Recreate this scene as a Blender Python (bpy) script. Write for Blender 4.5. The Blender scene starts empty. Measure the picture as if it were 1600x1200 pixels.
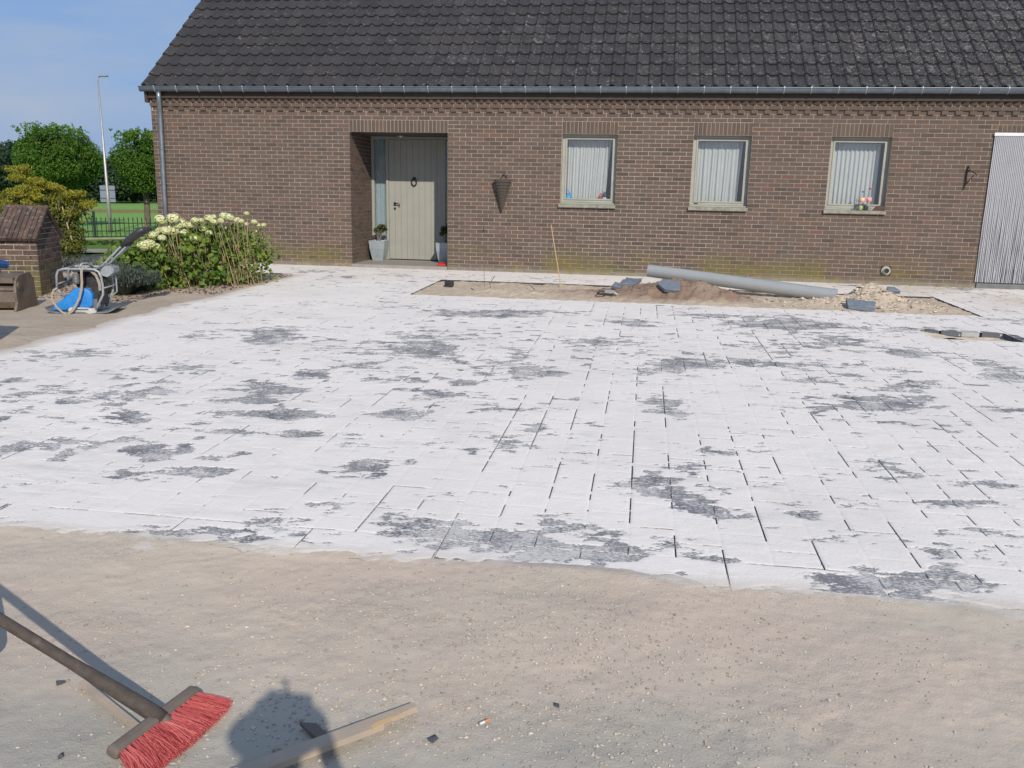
import bpy, bmesh, math, random
import numpy as np
from mathutils import Vector, Matrix, Euler
from math import sin, cos, pi, radians, degrees, atan2, hypot, sqrt

rnd = random.Random(7)
rs = np.random.RandomState(11)
SC = bpy.context.scene
COL = SC.collection

# ------------------------------------------------------------------ camera
FPX = 1325.76
YAW, PITCH, ROLL = radians(-8.5316), radians(12.7025), radians(1.1598)
CAM = Vector((9.103, -15.853, 1.461))
fwd = Vector((sin(YAW)*cos(PITCH), cos(YAW)*cos(PITCH), -sin(PITCH)))
rt0 = Vector((cos(YAW), -sin(YAW), 0))
up0 = rt0.cross(fwd)
cr = cos(ROLL)*rt0 + sin(ROLL)*up0
cu = -sin(ROLL)*rt0 + cos(ROLL)*up0
cd = bpy.data.cameras.new('camera')
cd.sensor_fit = 'HORIZONTAL'; cd.sensor_width = 36.0
cd.lens = FPX/1600*36.0
cd.clip_start = 0.02; cd.clip_end = 3000
cam = bpy.data.objects.new('camera', cd)
COL.objects.link(cam)
cam.matrix_world = Matrix(((cr.x, cu.x, -fwd.x, CAM.x), (cr.y, cu.y, -fwd.y, CAM.y), (cr.z, cu.z, -fwd.z, CAM.z), (0, 0, 0, 1)))
SC.camera = cam

# ------------------------------------------------------------------ light
SUNDIR = Vector((-0.584, 1.3, -0.897)).normalized()      # direction the light travels
SUN_EL = math.asin(-SUNDIR.z)
toward = -SUNDIR
world = bpy.data.worlds.new('World'); SC.world = world; world.use_nodes = True
wn = world.node_tree; wn.nodes.clear()
sky = wn.nodes.new('ShaderNodeTexSky'); sky.sky_type = 'NISHITA'; sky.sun_disc = False
sky.sun_elevation = SUN_EL; sky.sun_rotation = atan2(toward.x, toward.y)
sky.air_density = 1.0; sky.dust_density = 1.4; sky.ozone_density = 2.0
# thin high cloud mixed over the clear sky, everywhere in the dome
tc = wn.nodes.new('ShaderNodeTexCoord')
cmap = wn.nodes.new('ShaderNodeMapping'); cmap.inputs['Scale'].default_value = (1.2, 1.2, 4.5)
cmap.inputs['Location'].default_value = (4.0, 1.0, 2.2)
cn = wn.nodes.new('ShaderNodeTexNoise'); cn.inputs['Scale'].default_value = 1.5; cn.inputs['Detail'].default_value = 6
cn.inputs['Roughness'].default_value = 0.55
crp = wn.nodes.new('ShaderNodeValToRGB'); crp.color_ramp.elements[0].position = 0.42; crp.color_ramp.elements[1].position = 0.64
crp.color_ramp.elements[0].color = (0.0, 0.0, 0.0, 1); crp.color_ramp.elements[1].color = (0.70, 0.70, 0.70, 1)
cmix = wn.nodes.new('ShaderNodeMix'); cmix.data_type = 'RGBA'
cmix.inputs['B'].default_value = (2.55, 4.25, 7.7, 1)
bg = wn.nodes.new('ShaderNodeBackground'); bg.inputs['Strength'].default_value = 0.09
wo = wn.nodes.new('ShaderNodeOutputWorld')
wn.links.new(tc.outputs['Generated'], cmap.inputs['Vector']); wn.links.new(cmap.outputs[0], cn.inputs['Vector'])
cmix.inputs['Factor'].default_value = 0.80
cm2 = wn.nodes.new('ShaderNodeMix'); cm2.data_type = 'RGBA'; cm2.inputs['B'].default_value = (5.3, 5.7, 6.4, 1)
wn.links.new(cn.outputs['Fac'], crp.inputs['Fac']); wn.links.new(crp.outputs['Color'], cm2.inputs['Factor'])
wn.links.new(sky.outputs[0], cmix.inputs['A']); wn.links.new(cmix.outputs['Result'], cm2.inputs['A']); wn.links.new(cm2.outputs['Result'], bg.inputs['Color'])
wn.links.new(bg.outputs[0], wo.inputs['Surface'])
sl = bpy.data.lights.new('sun', 'SUN'); sl.energy = 4.0; sl.angle = radians(0.53); sl.color = (1.0, 0.905, 0.775)
so = bpy.data.objects.new('sun', sl); COL.objects.link(so)
so.rotation_euler = SUNDIR.to_track_quat('-Z', 'Y').to_euler(); so.location = (14, -26, 16)
SC.view_settings.view_transform = 'Standard'; SC.view_settings.look = 'None'
SC.view_settings.exposure = 0.0; SC.view_settings.gamma = 1.0; SC.view_settings.use_curve_mapping = False

# ------------------------------------------------------------------ helpers
SL = 0.012
def gz(y):                       # ground plane: falls gently from the house toward the viewer
    return SL*y if y < 0 else 0.0

class MB:
    def __init__(s): s.v = []; s.f = []; s.m = []; s.t = []
    def add(s, vs, fs, mi=0, tone=0.5):
        b = len(s.v); s.v += [tuple(v) for v in vs]; s.t += [tone]*len(vs)
        for f in fs: s.f.append(tuple(b+i for i in f)); s.m.append(mi)
    def box(s, x0, x1, y0, y1, z0, z1, mi=0, tone=0.5, M=None, skip=()):
        vs = [(x0,y0,z0),(x1,y0,z0),(x1,y1,z0),(x0,y1,z0),(x0,y0,z1),(x1,y0,z1),(x1,y1,z1),(x0,y1,z1)]
        if M is not None: vs = [M @ Vector(v) for v in vs]
        F = {'bot':(3,2,1,0),'top':(4,5,6,7),'front':(0,1,5,4),'right':(1,2,6,5),'back':(2,3,7,6),'left':(3,0,4,7)}
        s.add(vs, [F[k] for k in F if k not in skip], mi, tone)
    def bbox(s, x0, x1, y0, y1, z0, z1, b=0.003, mi=0, tone=0.5, M=None):   # box with chamfered edges
        vs = []
        for z, i in ((z0, b), (z0+b, 0), (z1-b, 0), (z1, b)):
            vs += [(x0+i+ (0 if i else 0), y0+i, z), (x1-i, y0+i, z), (x1-i, y1-i, z), (x0+i, y1-i, z)]
        if M is not None: vs = [M @ Vector(v) for v in vs]
        fs = [(3,2,1,0), (12,13,14,15)]
        for l in range(3):
            for k in range(4):
                a = l*4+k; c = l*4+(k+1) % 4; fs.append((a, c, c+4, a+4))
        s.add(vs, fs, mi, tone)
    def tube(s, pts, r, n=8, mi=0, tone=0.5, closed=False, caps=True):
        pts = [Vector(p) for p in pts]; N = len(pts)
        rr = r if isinstance(r, (list, tuple)) else [r]*N
        vs = []; prev = None
        for i, p in enumerate(pts):
            if closed: d = pts[(i+1) % N]-pts[i-1]
            else: d = pts[min(i+1, N-1)]-pts[max(i-1, 0)]
            d = d.normalized() if d.length > 1e-9 else Vector((0,0,1))
            if prev is None:
                a = Vector((0,0,1)) if abs(d.z) < 0.9 else Vector((1,0,0))
                e = d.cross(a).normalized()
            else:
                e = (prev - d*prev.dot(d)); e = e.normalized() if e.length > 1e-6 else d.orthogonal().normalized()
            prev = e; g = d.cross(e)
            for k in range(n):
                a = 2*pi*k/n; vs.append(p + (e*cos(a)+g*sin(a))*rr[i])
        fs = []
        for i in range(N if closed else N-1):
            j = (i+1) % N
            for k in range(n):
                k2 = (k+1) % n; fs.append((i*n+k, i*n+k2, j*n+k2, j*n+k))
        if caps and not closed:
            fs.append(tuple(range(n-1, -1, -1))); fs.append(tuple((N-1)*n+k for k in range(n)))
        s.add(vs, fs, mi, tone)
    def lathe(s, prof, c=(0,0,0), n=16, mi=0, tone=0.5, sq=0, M=None):
        vs = []
        for (r, z) in prof:
            for k in range(n):
                a = 2*pi*k/n
                vs.append(Vector((c[0]+r*cos(a), c[1]+r*sin(a), c[2]+z)))
        if M is not None: vs = [M @ v for v in vs]
        fs = []
        for i in range(len(prof)-1):
            for k in range(n):
                k2 = (k+1) % n; fs.append((i*n+k, i*n+k2, (i+1)*n+k2, (i+1)*n+k))
        fs.append(tuple(range(n-1, -1, -1))); fs.append(tuple((len(prof)-1)*n+k for k in range(n)))
        s.add(vs, fs, mi, tone)
    def prism(s, poly, o, ax, ay, az, t, mi=0, tone=0.5):   # polygon in plane (ax, ay) at o, thickness t along az
        o = Vector(o); ax = Vector(ax); ay = Vector(ay); az = Vector(az)
        n = len(poly); vs = [o+ax*p[0]+ay*p[1] for p in poly]+[o+ax*p[0]+ay*p[1]+az*t for p in poly]
        fs = [tuple(range(n-1, -1, -1)), tuple(range(n, 2*n))]+[(k, (k+1) % n, n+(k+1) % n, n+k) for k in range(n)]
        s.add(vs, fs, mi, tone)
    def rock(s, c, r, mi=0, tone=0.5, R=rnd):
        # small faceted stone, 8 faces
        d = [(1,0,0),(0,1,0),(-1,0,0),(0,-1,0),(0,0,.8),(0,0,-.7)]
        a = R.random()*6.28; vs = []
        sx, sy, sz = R.uniform(.7,1.25), R.uniform(.6,1.1), R.uniform(.45,.85)
        for x, y, z in d:
            j = R.uniform(.75, 1.2)
            X = (x*sx+R.uniform(-.25,.25))*j; Y = (y*sy+R.uniform(-.25,.25))*j; Z = z*sz*j
            vs.append((c[0]+r*(X*cos(a)-Y*sin(a)), c[1]+r*(X*sin(a)+Y*cos(a)), c[2]+r*Z))
        s.add(vs, [(0,1,4),(1,2,4),(2,3,4),(3,0,4),(1,0,5),(2,1,5),(3,2,5),(0,3,5)], mi, tone)
    def mesh(s, name, mats, smooth=False):
        me = bpy.data.meshes.new(name); me.from_pydata(s.v, [], s.f)
        for m in (mats if isinstance(mats, (list, tuple)) else [mats]): me.materials.append(m)
        if any(s.m): me.polygons.foreach_set('material_index', s.m)
        if smooth: me.polygons.foreach_set('use_smooth', [True]*len(s.f))
        at = me.attributes.new('tone', 'FLOAT', 'POINT'); at.data.foreach_set('value', s.t)
        me.update(); return me
    def build(s, name, mats, parent=None, smooth=False, **kw):
        return place(name, s.mesh(name, mats, smooth), parent, **kw)

def auto_smooth(o, ang=40):
    me = o.data
    me.polygons.foreach_set('use_smooth', [True]*len(me.polygons))
    bm = bmesh.new(); bm.from_mesh(me)
    for e in bm.edges:
        if len(e.link_faces) == 2 and e.calc_face_angle(0) > radians(ang): e.smooth = False
    bm.to_mesh(me); bm.free(); return o

def world_inv(p):
    M = Matrix.Identity(4); q = p
    chain = []
    while q: chain.append(q); q = q.parent
    for q in reversed(chain): M = M @ (q.matrix_parent_inverse @ q.matrix_basis)
    return M.inverted()

def place(name, data, parent=None, loc=None, rot=None, label=None, cat=None, group=None, kind=None):
    o = bpy.data.objects.new(name, data); COL.objects.link(o)
    if loc is not None: o.location = loc
    if rot is not None: o.rotation_euler = rot
    if parent: o.parent = parent; o.matrix_parent_inverse = world_inv(parent)
    if label: o['label'] = label
    if cat: o['category'] = cat
    if group: o['group'] = group
    if kind: o['kind'] = kind
    return o

def thing(name, loc, label, cat, group=None, rz=0):
    return place(name, None, None, loc=loc, rot=(0,0,rz), label=label, cat=cat, group=group)

def npmesh(name, V, F, mats, tone=None, smooth=True):
    me = bpy.data.meshes.new(name); nv = len(V); nf, k = F.shape
    me.vertices.add(nv); me.vertices.foreach_set('co', V.astype(np.float32).ravel())
    me.loops.add(nf*k); me.loops.foreach_set('vertex_index', F.astype(np.int32).ravel())
    me.polygons.add(nf); me.polygons.foreach_set('loop_start', np.arange(0, nf*k, k, dtype=np.int32))
    me.polygons.foreach_set('use_smooth', np.full(nf, smooth))
    for m in (mats if isinstance(mats, (list, tuple)) else [mats]): me.materials.append(m)
    if tone is not None:
        at = me.attributes.new('tone', 'FLOAT', 'POINT'); at.data.foreach_set('value', tone.astype(np.float32))
    me.update(calc_edges=True); return me

# value noise in numpy
_P = rs.permutation(4096); _VAL = rs.rand(4096)
def vnoise(x, y, seed=0):
    xi = np.floor(x).astype(np.int64); yi = np.floor(y).astype(np.int64)
    fx = x-xi; fy = y-yi; fx = fx*fx*fx*(fx*(fx*6-15)+10); fy = fy*fy*fy*(fy*(fy*6-15)+10)
    def h(a, b): return _VAL[_P[(_P[(a+seed*131) & 4095]+b) & 4095]]
    return ((h(xi, yi)*(1-fx)+h(xi+1, yi)*fx)*(1-fy)+(h(xi, yi+1)*(1-fx)+h(xi+1, yi+1)*fx)*fy)*2-1
def fbm(x, y, sc, oct=4, seed=0, rough=.5):
    a = 1; s = 0; n = 0; f = 1/sc
    for i in range(oct):
        c, q = cos(.6*i+.4), sin(.6*i+.4)
        s = s+a*vnoise((x*c-y*q)*f+17.3*i, (x*q+y*c)*f+9.1*i, seed+i); n += a; a *= rough; f *= 2.03
    return s/n

# ------------------------------------------------------------------ materials
def nodes(name):
    m = bpy.data.materials.new(name); m.use_nodes = True; nt = m.node_tree
    b = nt.nodes['Principled BSDF']; return m, nt, b
class N:
    def __init__(s, nt): s.nt = nt; s.pos = None
    def new(s, t): return s.nt.nodes.new(t)
    def link(s, a, b): s.nt.links.new(a, b)
    def P(s):
        if s.pos is None: s.pos = s.new('ShaderNodeNewGeometry').outputs['Position']
        return s.pos
    def O(s): return s.new('ShaderNodeTexCoord').outputs['Object']
    def map(s, v, sc=(1,1,1), rot=(0,0,0), loc=(0,0,0)):
        n = s.new('ShaderNodeMapping'); n.inputs['Scale'].default_value = sc; n.inputs['Rotation'].default_value = rot; n.inputs['Location'].default_value = loc
        s.link(v, n.inputs['Vector']); return n.outputs[0]
    def noise(s, scale, detail=4, rough=.55, v=None, dist=0):
        n = s.new('ShaderNodeTexNoise'); n.inputs['Scale'].default_value = scale; n.inputs['Detail'].default_value = detail
        n.inputs['Roughness'].default_value = rough; n.inputs['Distortion'].default_value = dist
        s.link(v if v is not None else s.P(), n.inputs['Vector']); return n.outputs['Fac']
    def voro(s, scale, v=None, feat='F1', out='Distance'):
        n = s.new('ShaderNodeTexVoronoi'); n.feature = feat; n.inputs['Scale'].default_value = scale
        s.link(v if v is not None else s.P(), n.inputs['Vector']); return n.outputs[out]
    def ramp(s, fac, stops, interp='LINEAR'):
        n = s.new('ShaderNodeValToRGB'); n.color_ramp.interpolation = interp; e = n.color_ramp.elements
        while len(e) < len(stops): e.new(.5)
        for i, (p, c) in enumerate(stops):
            e[i].position = p; e[i].color = (c, c, c, 1) if isinstance(c, (int, float)) else (*c, 1)
        s.link(fac, n.inputs['Fac']); return n.outputs['Color']
    def mix(s, fac, a, b, mode='MIX'):
        n = s.new('ShaderNodeMix'); n.data_type = 'RGBA'; n.blend_type = mode
        for k, x in (('Factor', fac), ('A', a), ('B', b)):
            if isinstance(x, (int, float)) and k == 'Factor': n.inputs[k].default_value = x
            elif isinstance(x, (tuple, list)): n.inputs[k].default_value = (*x, 1)
            elif isinstance(x, (int, float)): n.inputs[k].default_value = (x, x, x, 1)
            else: s.link(x, n.inputs[k])
        return n.outputs['Result']
    def math(s, op, a, b=None, c=None):
        n = s.new('ShaderNodeMath'); n.operation = op
        for i, x in enumerate((a, b, c)):
            if x is None: continue
            if isinstance(x, (int, float)): n.inputs[i].default_value = x
            else: s.link(x, n.inputs[i])
        return n.outputs[0]
    def attr(s, name='tone'):
        n = s.new('ShaderNodeAttribute'); n.attribute_name = name; return n.outputs['Fac']
    def sep(s, v=None):
        n = s.new('ShaderNodeSeparateXYZ'); s.link(v if v is not None else s.P(), n.inputs[0]); return n.outputs
    def bump(s, h, strength=.3, dist=.01, nrm=None):
        n = s.new('ShaderNodeBump'); n.inputs['Strength'].default_value = strength; n.inputs['Distance'].default_value = dist
        s.link(h, n.inputs['Height'])
        if nrm is not None: s.link(nrm, n.inputs['Normal'])
        return n.outputs[0]

def simple(name, c1, c2=None, scale=8, rough=.7, metal=0, bump=0, bscale=60, bdist=.004, stretch=(1,1,1), spec=.5, obj=False, trans=0, c3=None, tonev=0):
    m, nt, b = nodes(name); n = N(nt); c2 = c2 or tuple(x*.8 for x in c1)
    v = n.map(n.O() if obj else n.P(), stretch)
    f = n.ramp(n.noise(scale, 5, .6, v), [(.32, 0.), (.68, 1.)])
    c = n.mix(f, c1, c2)
    if c3: c = n.mix(n.ramp(n.noise(scale*.37, 3, .6, v), [(.55, 0.), (.72, 1.)]), c, c3)
    if tonev:
        k = n.math('MULTIPLY_ADD', n.attr(), 2*tonev, 1-tonev)
        vm = n.new('ShaderNodeVectorMath'); vm.operation = 'SCALE'; n.link(c, vm.inputs[0]); n.link(k, vm.inputs['Scale']); c = vm.outputs[0]
    n.link(c, b.inputs['Base Color']); b.inputs['Roughness'].default_value = rough; b.inputs['Metallic'].default_value = metal
    b.inputs['Specular IOR Level'].default_value = spec
    if bump: n.link(n.bump(n.noise(bscale, 4, .6, v), bump, bdist), b.inputs['Normal'])
    if trans: 
        ts = n.new('ShaderNodeBsdfTranslucent'); n.link(c, ts.inputs['Color']); ms = n.new('ShaderNodeMixShader'); ms.inputs[0].default_value = trans
        out = nt.nodes['Material Output']; n.link(b.outputs[0], ms.inputs[1]); n.link(ts.outputs[0], ms.inputs[2]); n.link(ms.outputs[0], out.inputs['Surface'])
    return m

def moss_mask(n, zlim=.55):
    z = n.sep()[2]
    h = n.math('MULTIPLY_ADD', z, -1/zlim, 1.0)
    big = n.ramp(n.noise(1.1, 3, .5, n.map(n.P(), (1,1,1.8))), [(.40, 0.), (.62, 1.)])
    fine = n.ramp(n.noise(9, 4, .6), [(.35, .25), (.65, 1.)])
    k = n.math('MULTIPLY', n.math('MULTIPLY', n.math('MAXIMUM', h, 0.0), big), fine)
    return n.math('MINIMUM', n.math('MULTIPLY', k, 1.6), 1.0)

def mat_brick():
    m, nt, b = nodes('brick_clay'); n = N(nt)
    c = n.ramp(n.attr(), [(0, (.065,.050,.042)), (.25, (.088,.065,.053)), (.5, (.110,.077,.062)), (.8, (.127,.086,.068)), (.93, (.142,.091,.071)), (.96, (.140,.078,.060)), (1, (.155,.081,.060))])
    g = n.noise(55, 5, .65); c = n.mix(n.ramp(g, [(.35, .0), (.8, .6)]), c, (.16,.13,.11))
    w = n.ramp(n.noise(1.6, 5, .6), [(.5, 0.), (.72, .5)]); c = n.mix(w, c, (.115,.10,.09))
    st = n.ramp(n.noise(140, 3, .5), [(.28, .6), (.4, 0.)]); c = n.mix(st, c, (.028,.022,.02))
    c = n.mix(n.math('MULTIPLY', moss_mask(n), .85), c, (.15,.135,.035))
    dust = n.math('MULTIPLY', n.math('MAXIMUM', n.math('MULTIPLY_ADD', n.sep()[2], -5.0, .6), 0.0), n.noise(7, 4))
    c = n.mix(dust, c, (.5,.47,.43))
    n.link(c, b.inputs['Base Color']); b.inputs['Roughness'].default_value = .88; b.inputs['Specular IOR Level'].default_value = .25
    n.link(n.bump(n.noise(90, 5, .7), .6, .004), b.inputs['Normal']); return m
def mat_mortar():
    m, nt, b = nodes('mortar'); n = N(nt)
    c = n.mix(n.ramp(n.noise(3, 5), [(.35, 0.), (.7, 1.)]), (.41,.365,.315), (.31,.275,.235))
    c = n.mix(n.math('MULTIPLY', moss_mask(n), .8), c, (.22,.20,.07))
    n.link(c, b.inputs['Base Color']); b.inputs['Roughness'].default_value = .95
    n.link(n.bump(n.noise(200, 3, .6), .5, .002), b.inputs['Normal']); return m
def mat_tile():
    m, nt, b = nodes('roof_tile_concrete'); n = N(nt)
    c = n.ramp(n.attr(), [(0, (.025,.0235,.0245)), (.5, (.034,.032,.033)), (1, (.045,.042,.042))])
    c = n.mix(n.ramp(n.noise(1.3, 4), [(.4, 0.), (.75, .7)]), c, (.042,.038,.035))
    c = n.mix(n.ramp(n.noise(60, 4, .7), [(.45, 0.), (.8, .2)]), c, (.075,.073,.075))
    x = n.sep()[0]
    amt = n.math('ADD', n.math('MULTIPLY_ADD', x, .005, -.045), n.math('MULTIPLY', n.noise(.7, 3), .11))
    f1 = n.math('ADD', n.noise(7, 5, .70, dist=1.8), amt)
    c = n.mix(n.ramp(f1, [(.635, 0.), (.70, .6)]), c, (.22,.21,.20))
    f1b = n.math('ADD', n.noise(34, 3, .6, n.map(n.P(), (1,1,1), loc=(5,5,5))), amt)
    c = n.mix(n.ramp(f1b, [(.70, 0.), (.74, .7)]), c, (.36,.35,.33))
    f2 = n.math('ADD', n.noise(3.4, 4, .8, n.map(n.P(), (1,1,1), loc=(31,7,3))), 0.0)
    c = n.mix(n.ramp(f2, [(.705, 0.), (.735, .9)]), c, (.34,.20,.045))
    n.link(c, b.inputs['Base Color']); b.inputs['Roughness'].default_value = .62; b.inputs['Specular IOR Level'].default_value = .4
    n.link(n.bump(n.noise(160, 4, .7), .4, .003), b.inputs['Normal']); return m
def mat_paver():
    m, nt, b = nodes('slate_grey_concrete'); n = N(nt)
    c = n.ramp(n.attr(), [(0, (.062,.070,.088)), (1, (.092,.102,.124))])
    c = n.mix(n.ramp(n.noise(220, 3, .6), [(.35, 0.), (.8, .6)]), c, (.15,.16,.18))
    d1 = n.ramp(n.noise(75, 5, .75, n.map(n.P(), (.55,1.5,1))), [(.0, 0.), (1., 1.)])
    dm = n.math('ADD', d1, n.math('MULTIPLY', n.math('SUBTRACT', n.noise(5.0, 4, .6), .5), .55))
    c = n.mix(n.ramp(dm, [(.455, 0.), (.56, .92)]), c, (.60,.575,.55))
    d2 = n.ramp(n.noise(2.4, 4, .6), [(.35, .06), (.75, .40)]); c = n.mix(d2, c, (.58,.56,.535))
    n.link(c, b.inputs['Base Color']); b.inputs['Roughness'].default_value = .8; b.inputs['Specular IOR Level'].default_value = .35
    n.link(n.bump(n.noise(260, 3, .6), .3, .002), b.inputs['Normal']); return m
def mat_sand():
    m, nt, b = nodes('white_jointing_sand'); n = N(nt)
    c = n.mix(n.ramp(n.noise(.9, 4), [(.35, 0.), (.7, 1.)]), (.785,.742,.695), (.72,.682,.64))
    c = n.mix(n.ramp(n.noise(14, 5, .65), [(.5, 0.), (.8, .35)]), c, (.62,.60,.58))
    y = n.sep()[1]; x = n.sep()[0]
    # beige builder's sand mixed in near the garage side and along the open edges
    k = n.math('MULTIPLY', n.ramp(n.noise(.8, 4, .6), [(.42, 0.), (.6, .75)]), n.ramp(n.math('MULTIPLY_ADD', x, .2, n.math('MULTIPLY_ADD', y, .2, -2.1)), [(0., 0.), (.5, 1.)]))
    c = n.mix(k, c, (.58,.51,.43))
    c = n.mix(n.attr(), c, (.40,.335,.265))
    sg = n.ramp(n.noise(4.5, 5, .7, n.map(n.P(), (.5,1.5,1))), [(.54, 0.), (.72, .45)]); c = n.mix(sg, c, (.50,.485,.47))
    th_ = n.attr('thin'); fn = n.noise(85, 4, .7, n.map(n.P(), (.55,1.35,1))); ms_ = n.ramp(n.math('ADD', fn, n.math('MULTIPLY', th_, .30)), [(.69, 0.), (.76, .85)]); c = n.mix(ms_, c, (.15,.16,.185))
    n.link(c, b.inputs['Base Color']); b.inputs['Roughness'].default_value = .95; b.inputs['Specular IOR Level'].default_value = .15
    h0 = n.bump(n.noise(13, 4, .6), .2, .012); h1 = n.bump(n.noise(48, 4, .65), .4, .006, h0); h2 = n.bump(n.noise(300, 3, .6), .4, .002, h1)
    n.link(h2, b.inputs['Normal']); return m
def mat_gravel():
    m, nt, b = nodes('compacted_sandy_gravel'); n = N(nt)
    c = n.mix(n.ramp(n.noise(.75, 5, .6), [(.38, 0.), (.62, 1.)]), (.535,.455,.37), (.57,.48,.385))
    y = n.sep()[1]
    g = n.ramp(n.math('ADD', n.math('MULTIPLY_ADD', y, -.5, -6.55), n.math('MULTIPLY', n.noise(1.3, 4), .7)), [(.25, 0.), (.75, 1.)])
    c = n.mix(g, c, (.37,.355,.31))
    c = n.mix(n.ramp(n.noise(1.7, 5, .65, n.map(n.P(), (1,1,1), loc=(3,9,0))), [(.54, 0.), (.7, .5)]), c, (.50,.40,.315))
    sp = n.ramp(n.voro(75, out='Color'), [(.0, (.5,.5,.5)), (1, (1,1,1))])
    near = n.ramp(n.noise(2.2, 3), [(.42, 0.), (.66, .7)])
    c = n.mix(n.math('MULTIPLY', n.ramp(n.voro(110, feat='F1'), [(.25, 1.), (.4, 0.)]), near), c, (.33,.295,.25))
    c = n.mix(n.ramp(n.noise(260, 3, .7), [(.62, 0.), (.8, .35)]), c, (.60,.54,.46))
    c = n.mix(n.ramp(n.noise(190, 3, .7, n.map(n.P(), (1,1,1), loc=(1,2,3))), [(.62, 0.), (.75, .5)]), c, (.15,.135,.12))
    wh = n.ramp(n.noise(5, 6, .75, n.map(n.P(), (1,2.2,1))), [(.72, 0.), (.78, .5)]); c = n.mix(wh, c, (.62,.6,.58))
    sp2 = n.math('ADD', n.math('MULTIPLY_ADD', y, 5.5, 5.5*12.47), n.math('MULTIPLY', n.math('SUBTRACT', n.noise(2.6, 6, .72, n.map(n.P(), (1,1.4,1), loc=(2,2,0))), .5), 3.6))
    c = n.mix(n.ramp(sp2, [(.0, 0.), (.55, .85)]), c, (.70,.665,.625))
    tint = n.ramp(n.noise(.55, 3, .5, n.map(n.P(), (1,1.6,1), loc=(8,1,0))), [(.38, 0.), (.62, .55)]); c = n.mix(tint, c, (.50,.405,.335))
    tint2 = n.ramp(n.noise(.8, 3, .5, n.map(n.P(), (1,1.3,1), loc=(4,6,0))), [(.48, 0.), (.68, .5)]); c = n.mix(tint2, c, (.43,.405,.335))
    n.link(c, b.inputs['Base Color']); b.inputs['Roughness'].default_value = .95; b.inputs['Specular IOR Level'].default_value = .15
    rough_ = n.ramp(n.noise(1.5, 4, .6, n.map(n.P(), (1,1.5,1), loc=(6,3,0))), [(.42, .18), (.62, 1.)])
    h0 = n.bump(n.math('MULTIPLY', n.noise(18, 5, .7), rough_), .5, .012); h1 = n.bump(n.math('MULTIPLY', n.noise(85, 5, .8), rough_), .65, .007, h0); h2 = n.bump(n.voro(120), .25, .003, h1)
    n.link(h2, b.inputs['Normal']); return m
def mat_ground():
    # dirt yard near the house side, short grass and verge farther away
    m, nt, b = nodes('yard_ground'); n = N(nt)
    s = n.sep(); x, y = s[0], s[1]
    dirt = n.mix(n.ramp(n.noise(1.2, 6, .65), [(.35, 0.), (.65, 1.)]), (.50,.42,.33), (.40,.33,.26))
    dirt = n.mix(n.ramp(n.noise(30, 5, .7), [(.45, 0.), (.75, .6)]), dirt, (.32,.27,.215))
    dirt = n.mix(n.ramp(n.noise(3, 4, .6, n.map(n.P(), (1,3.5,1), (0,0,.25))), [(.55, 0.), (.68, .7)]), dirt, (.30,.27,.235))
    grass = n.mix(n.ramp(n.noise(.35, 6, .65), [(.35, 0.), (.65, 1.)]), (.075,.16,.025), (.11,.20,.035))
    grass = n.mix(n.ramp(n.noise(8, 5, .7), [(.4, 0.), (.8, .6)]), grass, (.16,.21,.06))
    # boundary: distance from the viewer, with a ragged edge
    d = n.math('SUBTRACT', n.math('ADD', n.math('SUBTRACT', y, n.math('MULTIPLY', x, .75)), n.math('MULTIPLY', n.noise(.9, 4), 1.6)), 2.2)
    f = n.ramp(n.math('MULTIPLY', d, .5), [(.3, 0.), (.7, 1.)])
    n.link(n.mix(f, dirt, grass), b.inputs['Base Color']); b.inputs['Roughness'].default_value = .95; b.inputs['Specular IOR Level'].default_value = .1
    n.link(n.bump(n.noise(40, 5, .7), .6, .02), b.inputs['Normal']); return m
def mat_soil(name, c1, c2, c3):
    m, nt, b = nodes(name); n = N(nt)
    c = n.mix(n.ramp(n.noise(6, 6, .7), [(.35, 0.), (.65, 1.)]), c1, c2)
    c = n.mix(n.attr(), c, c3)
    c = n.mix(n.ramp(n.noise(70, 4, .7), [(.5, 0.), (.8, .5)]), c, tuple(v*.5 for v in c1))
    n.link(c, b.inputs['Base Color']); b.inputs['Roughness'].default_value = .95; b.inputs['Specular IOR Level'].default_value = .1
    n.link(n.bump(n.noise(45, 6, .75), .8, .012), b.inputs['Normal']); return m
def mat_glass():
    m, nt, b = nodes('window_glass'); n = N(nt); nt.nodes.remove(b)
    gl = n.new('ShaderNodeBsdfGlossy'); gl.inputs['Roughness'].default_value = .015; gl.inputs['Color'].default_value = (.95,.97,1,1)
    tr = n.new('ShaderNodeBsdfTransparent'); tr.inputs['Color'].default_value = (.97,.985,.98,1)
    fr = n.new('ShaderNodeLayerWeight'); fr.inputs['Blend'].default_value = .5
    k = n.math('MULTIPLY_ADD', n.math('POWER', fr.outputs['Facing'], 4.0), .85, .08)
    ms = n.new('ShaderNodeMixShader'); n.link(k, ms.inputs[0]); n.link(tr.outputs[0], ms.inputs[1]); n.link(gl.outputs[0], ms.inputs[2])
    n.link(ms.outputs[0], nt.nodes['Material Output'].inputs['Surface']); return m
def mat_leaf(name, c1, c2, c3, trans=.35, rough=.5):
    m, nt, b = nodes(name); n = N(nt)
    c = n.ramp(n.attr(), [(0, c1), (.5, c2), (1, c3)])
    n.link(c, b.inputs['Base Color']); b.inputs['Roughness'].default_value = rough; b.inputs['Specular IOR Level'].default_value = .35
    ts = n.new('ShaderNodeBsdfTranslucent'); n.link(c, ts.inputs['Color']); ms = n.new('ShaderNodeMixShader'); ms.inputs[0].default_value = trans
    n.link(b.outputs[0], ms.inputs[1]); n.link(ts.outputs[0], ms.inputs[2]); n.link(ms.outputs[0], nt.nodes['Material Output'].inputs['Surface'])
    return m

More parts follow.
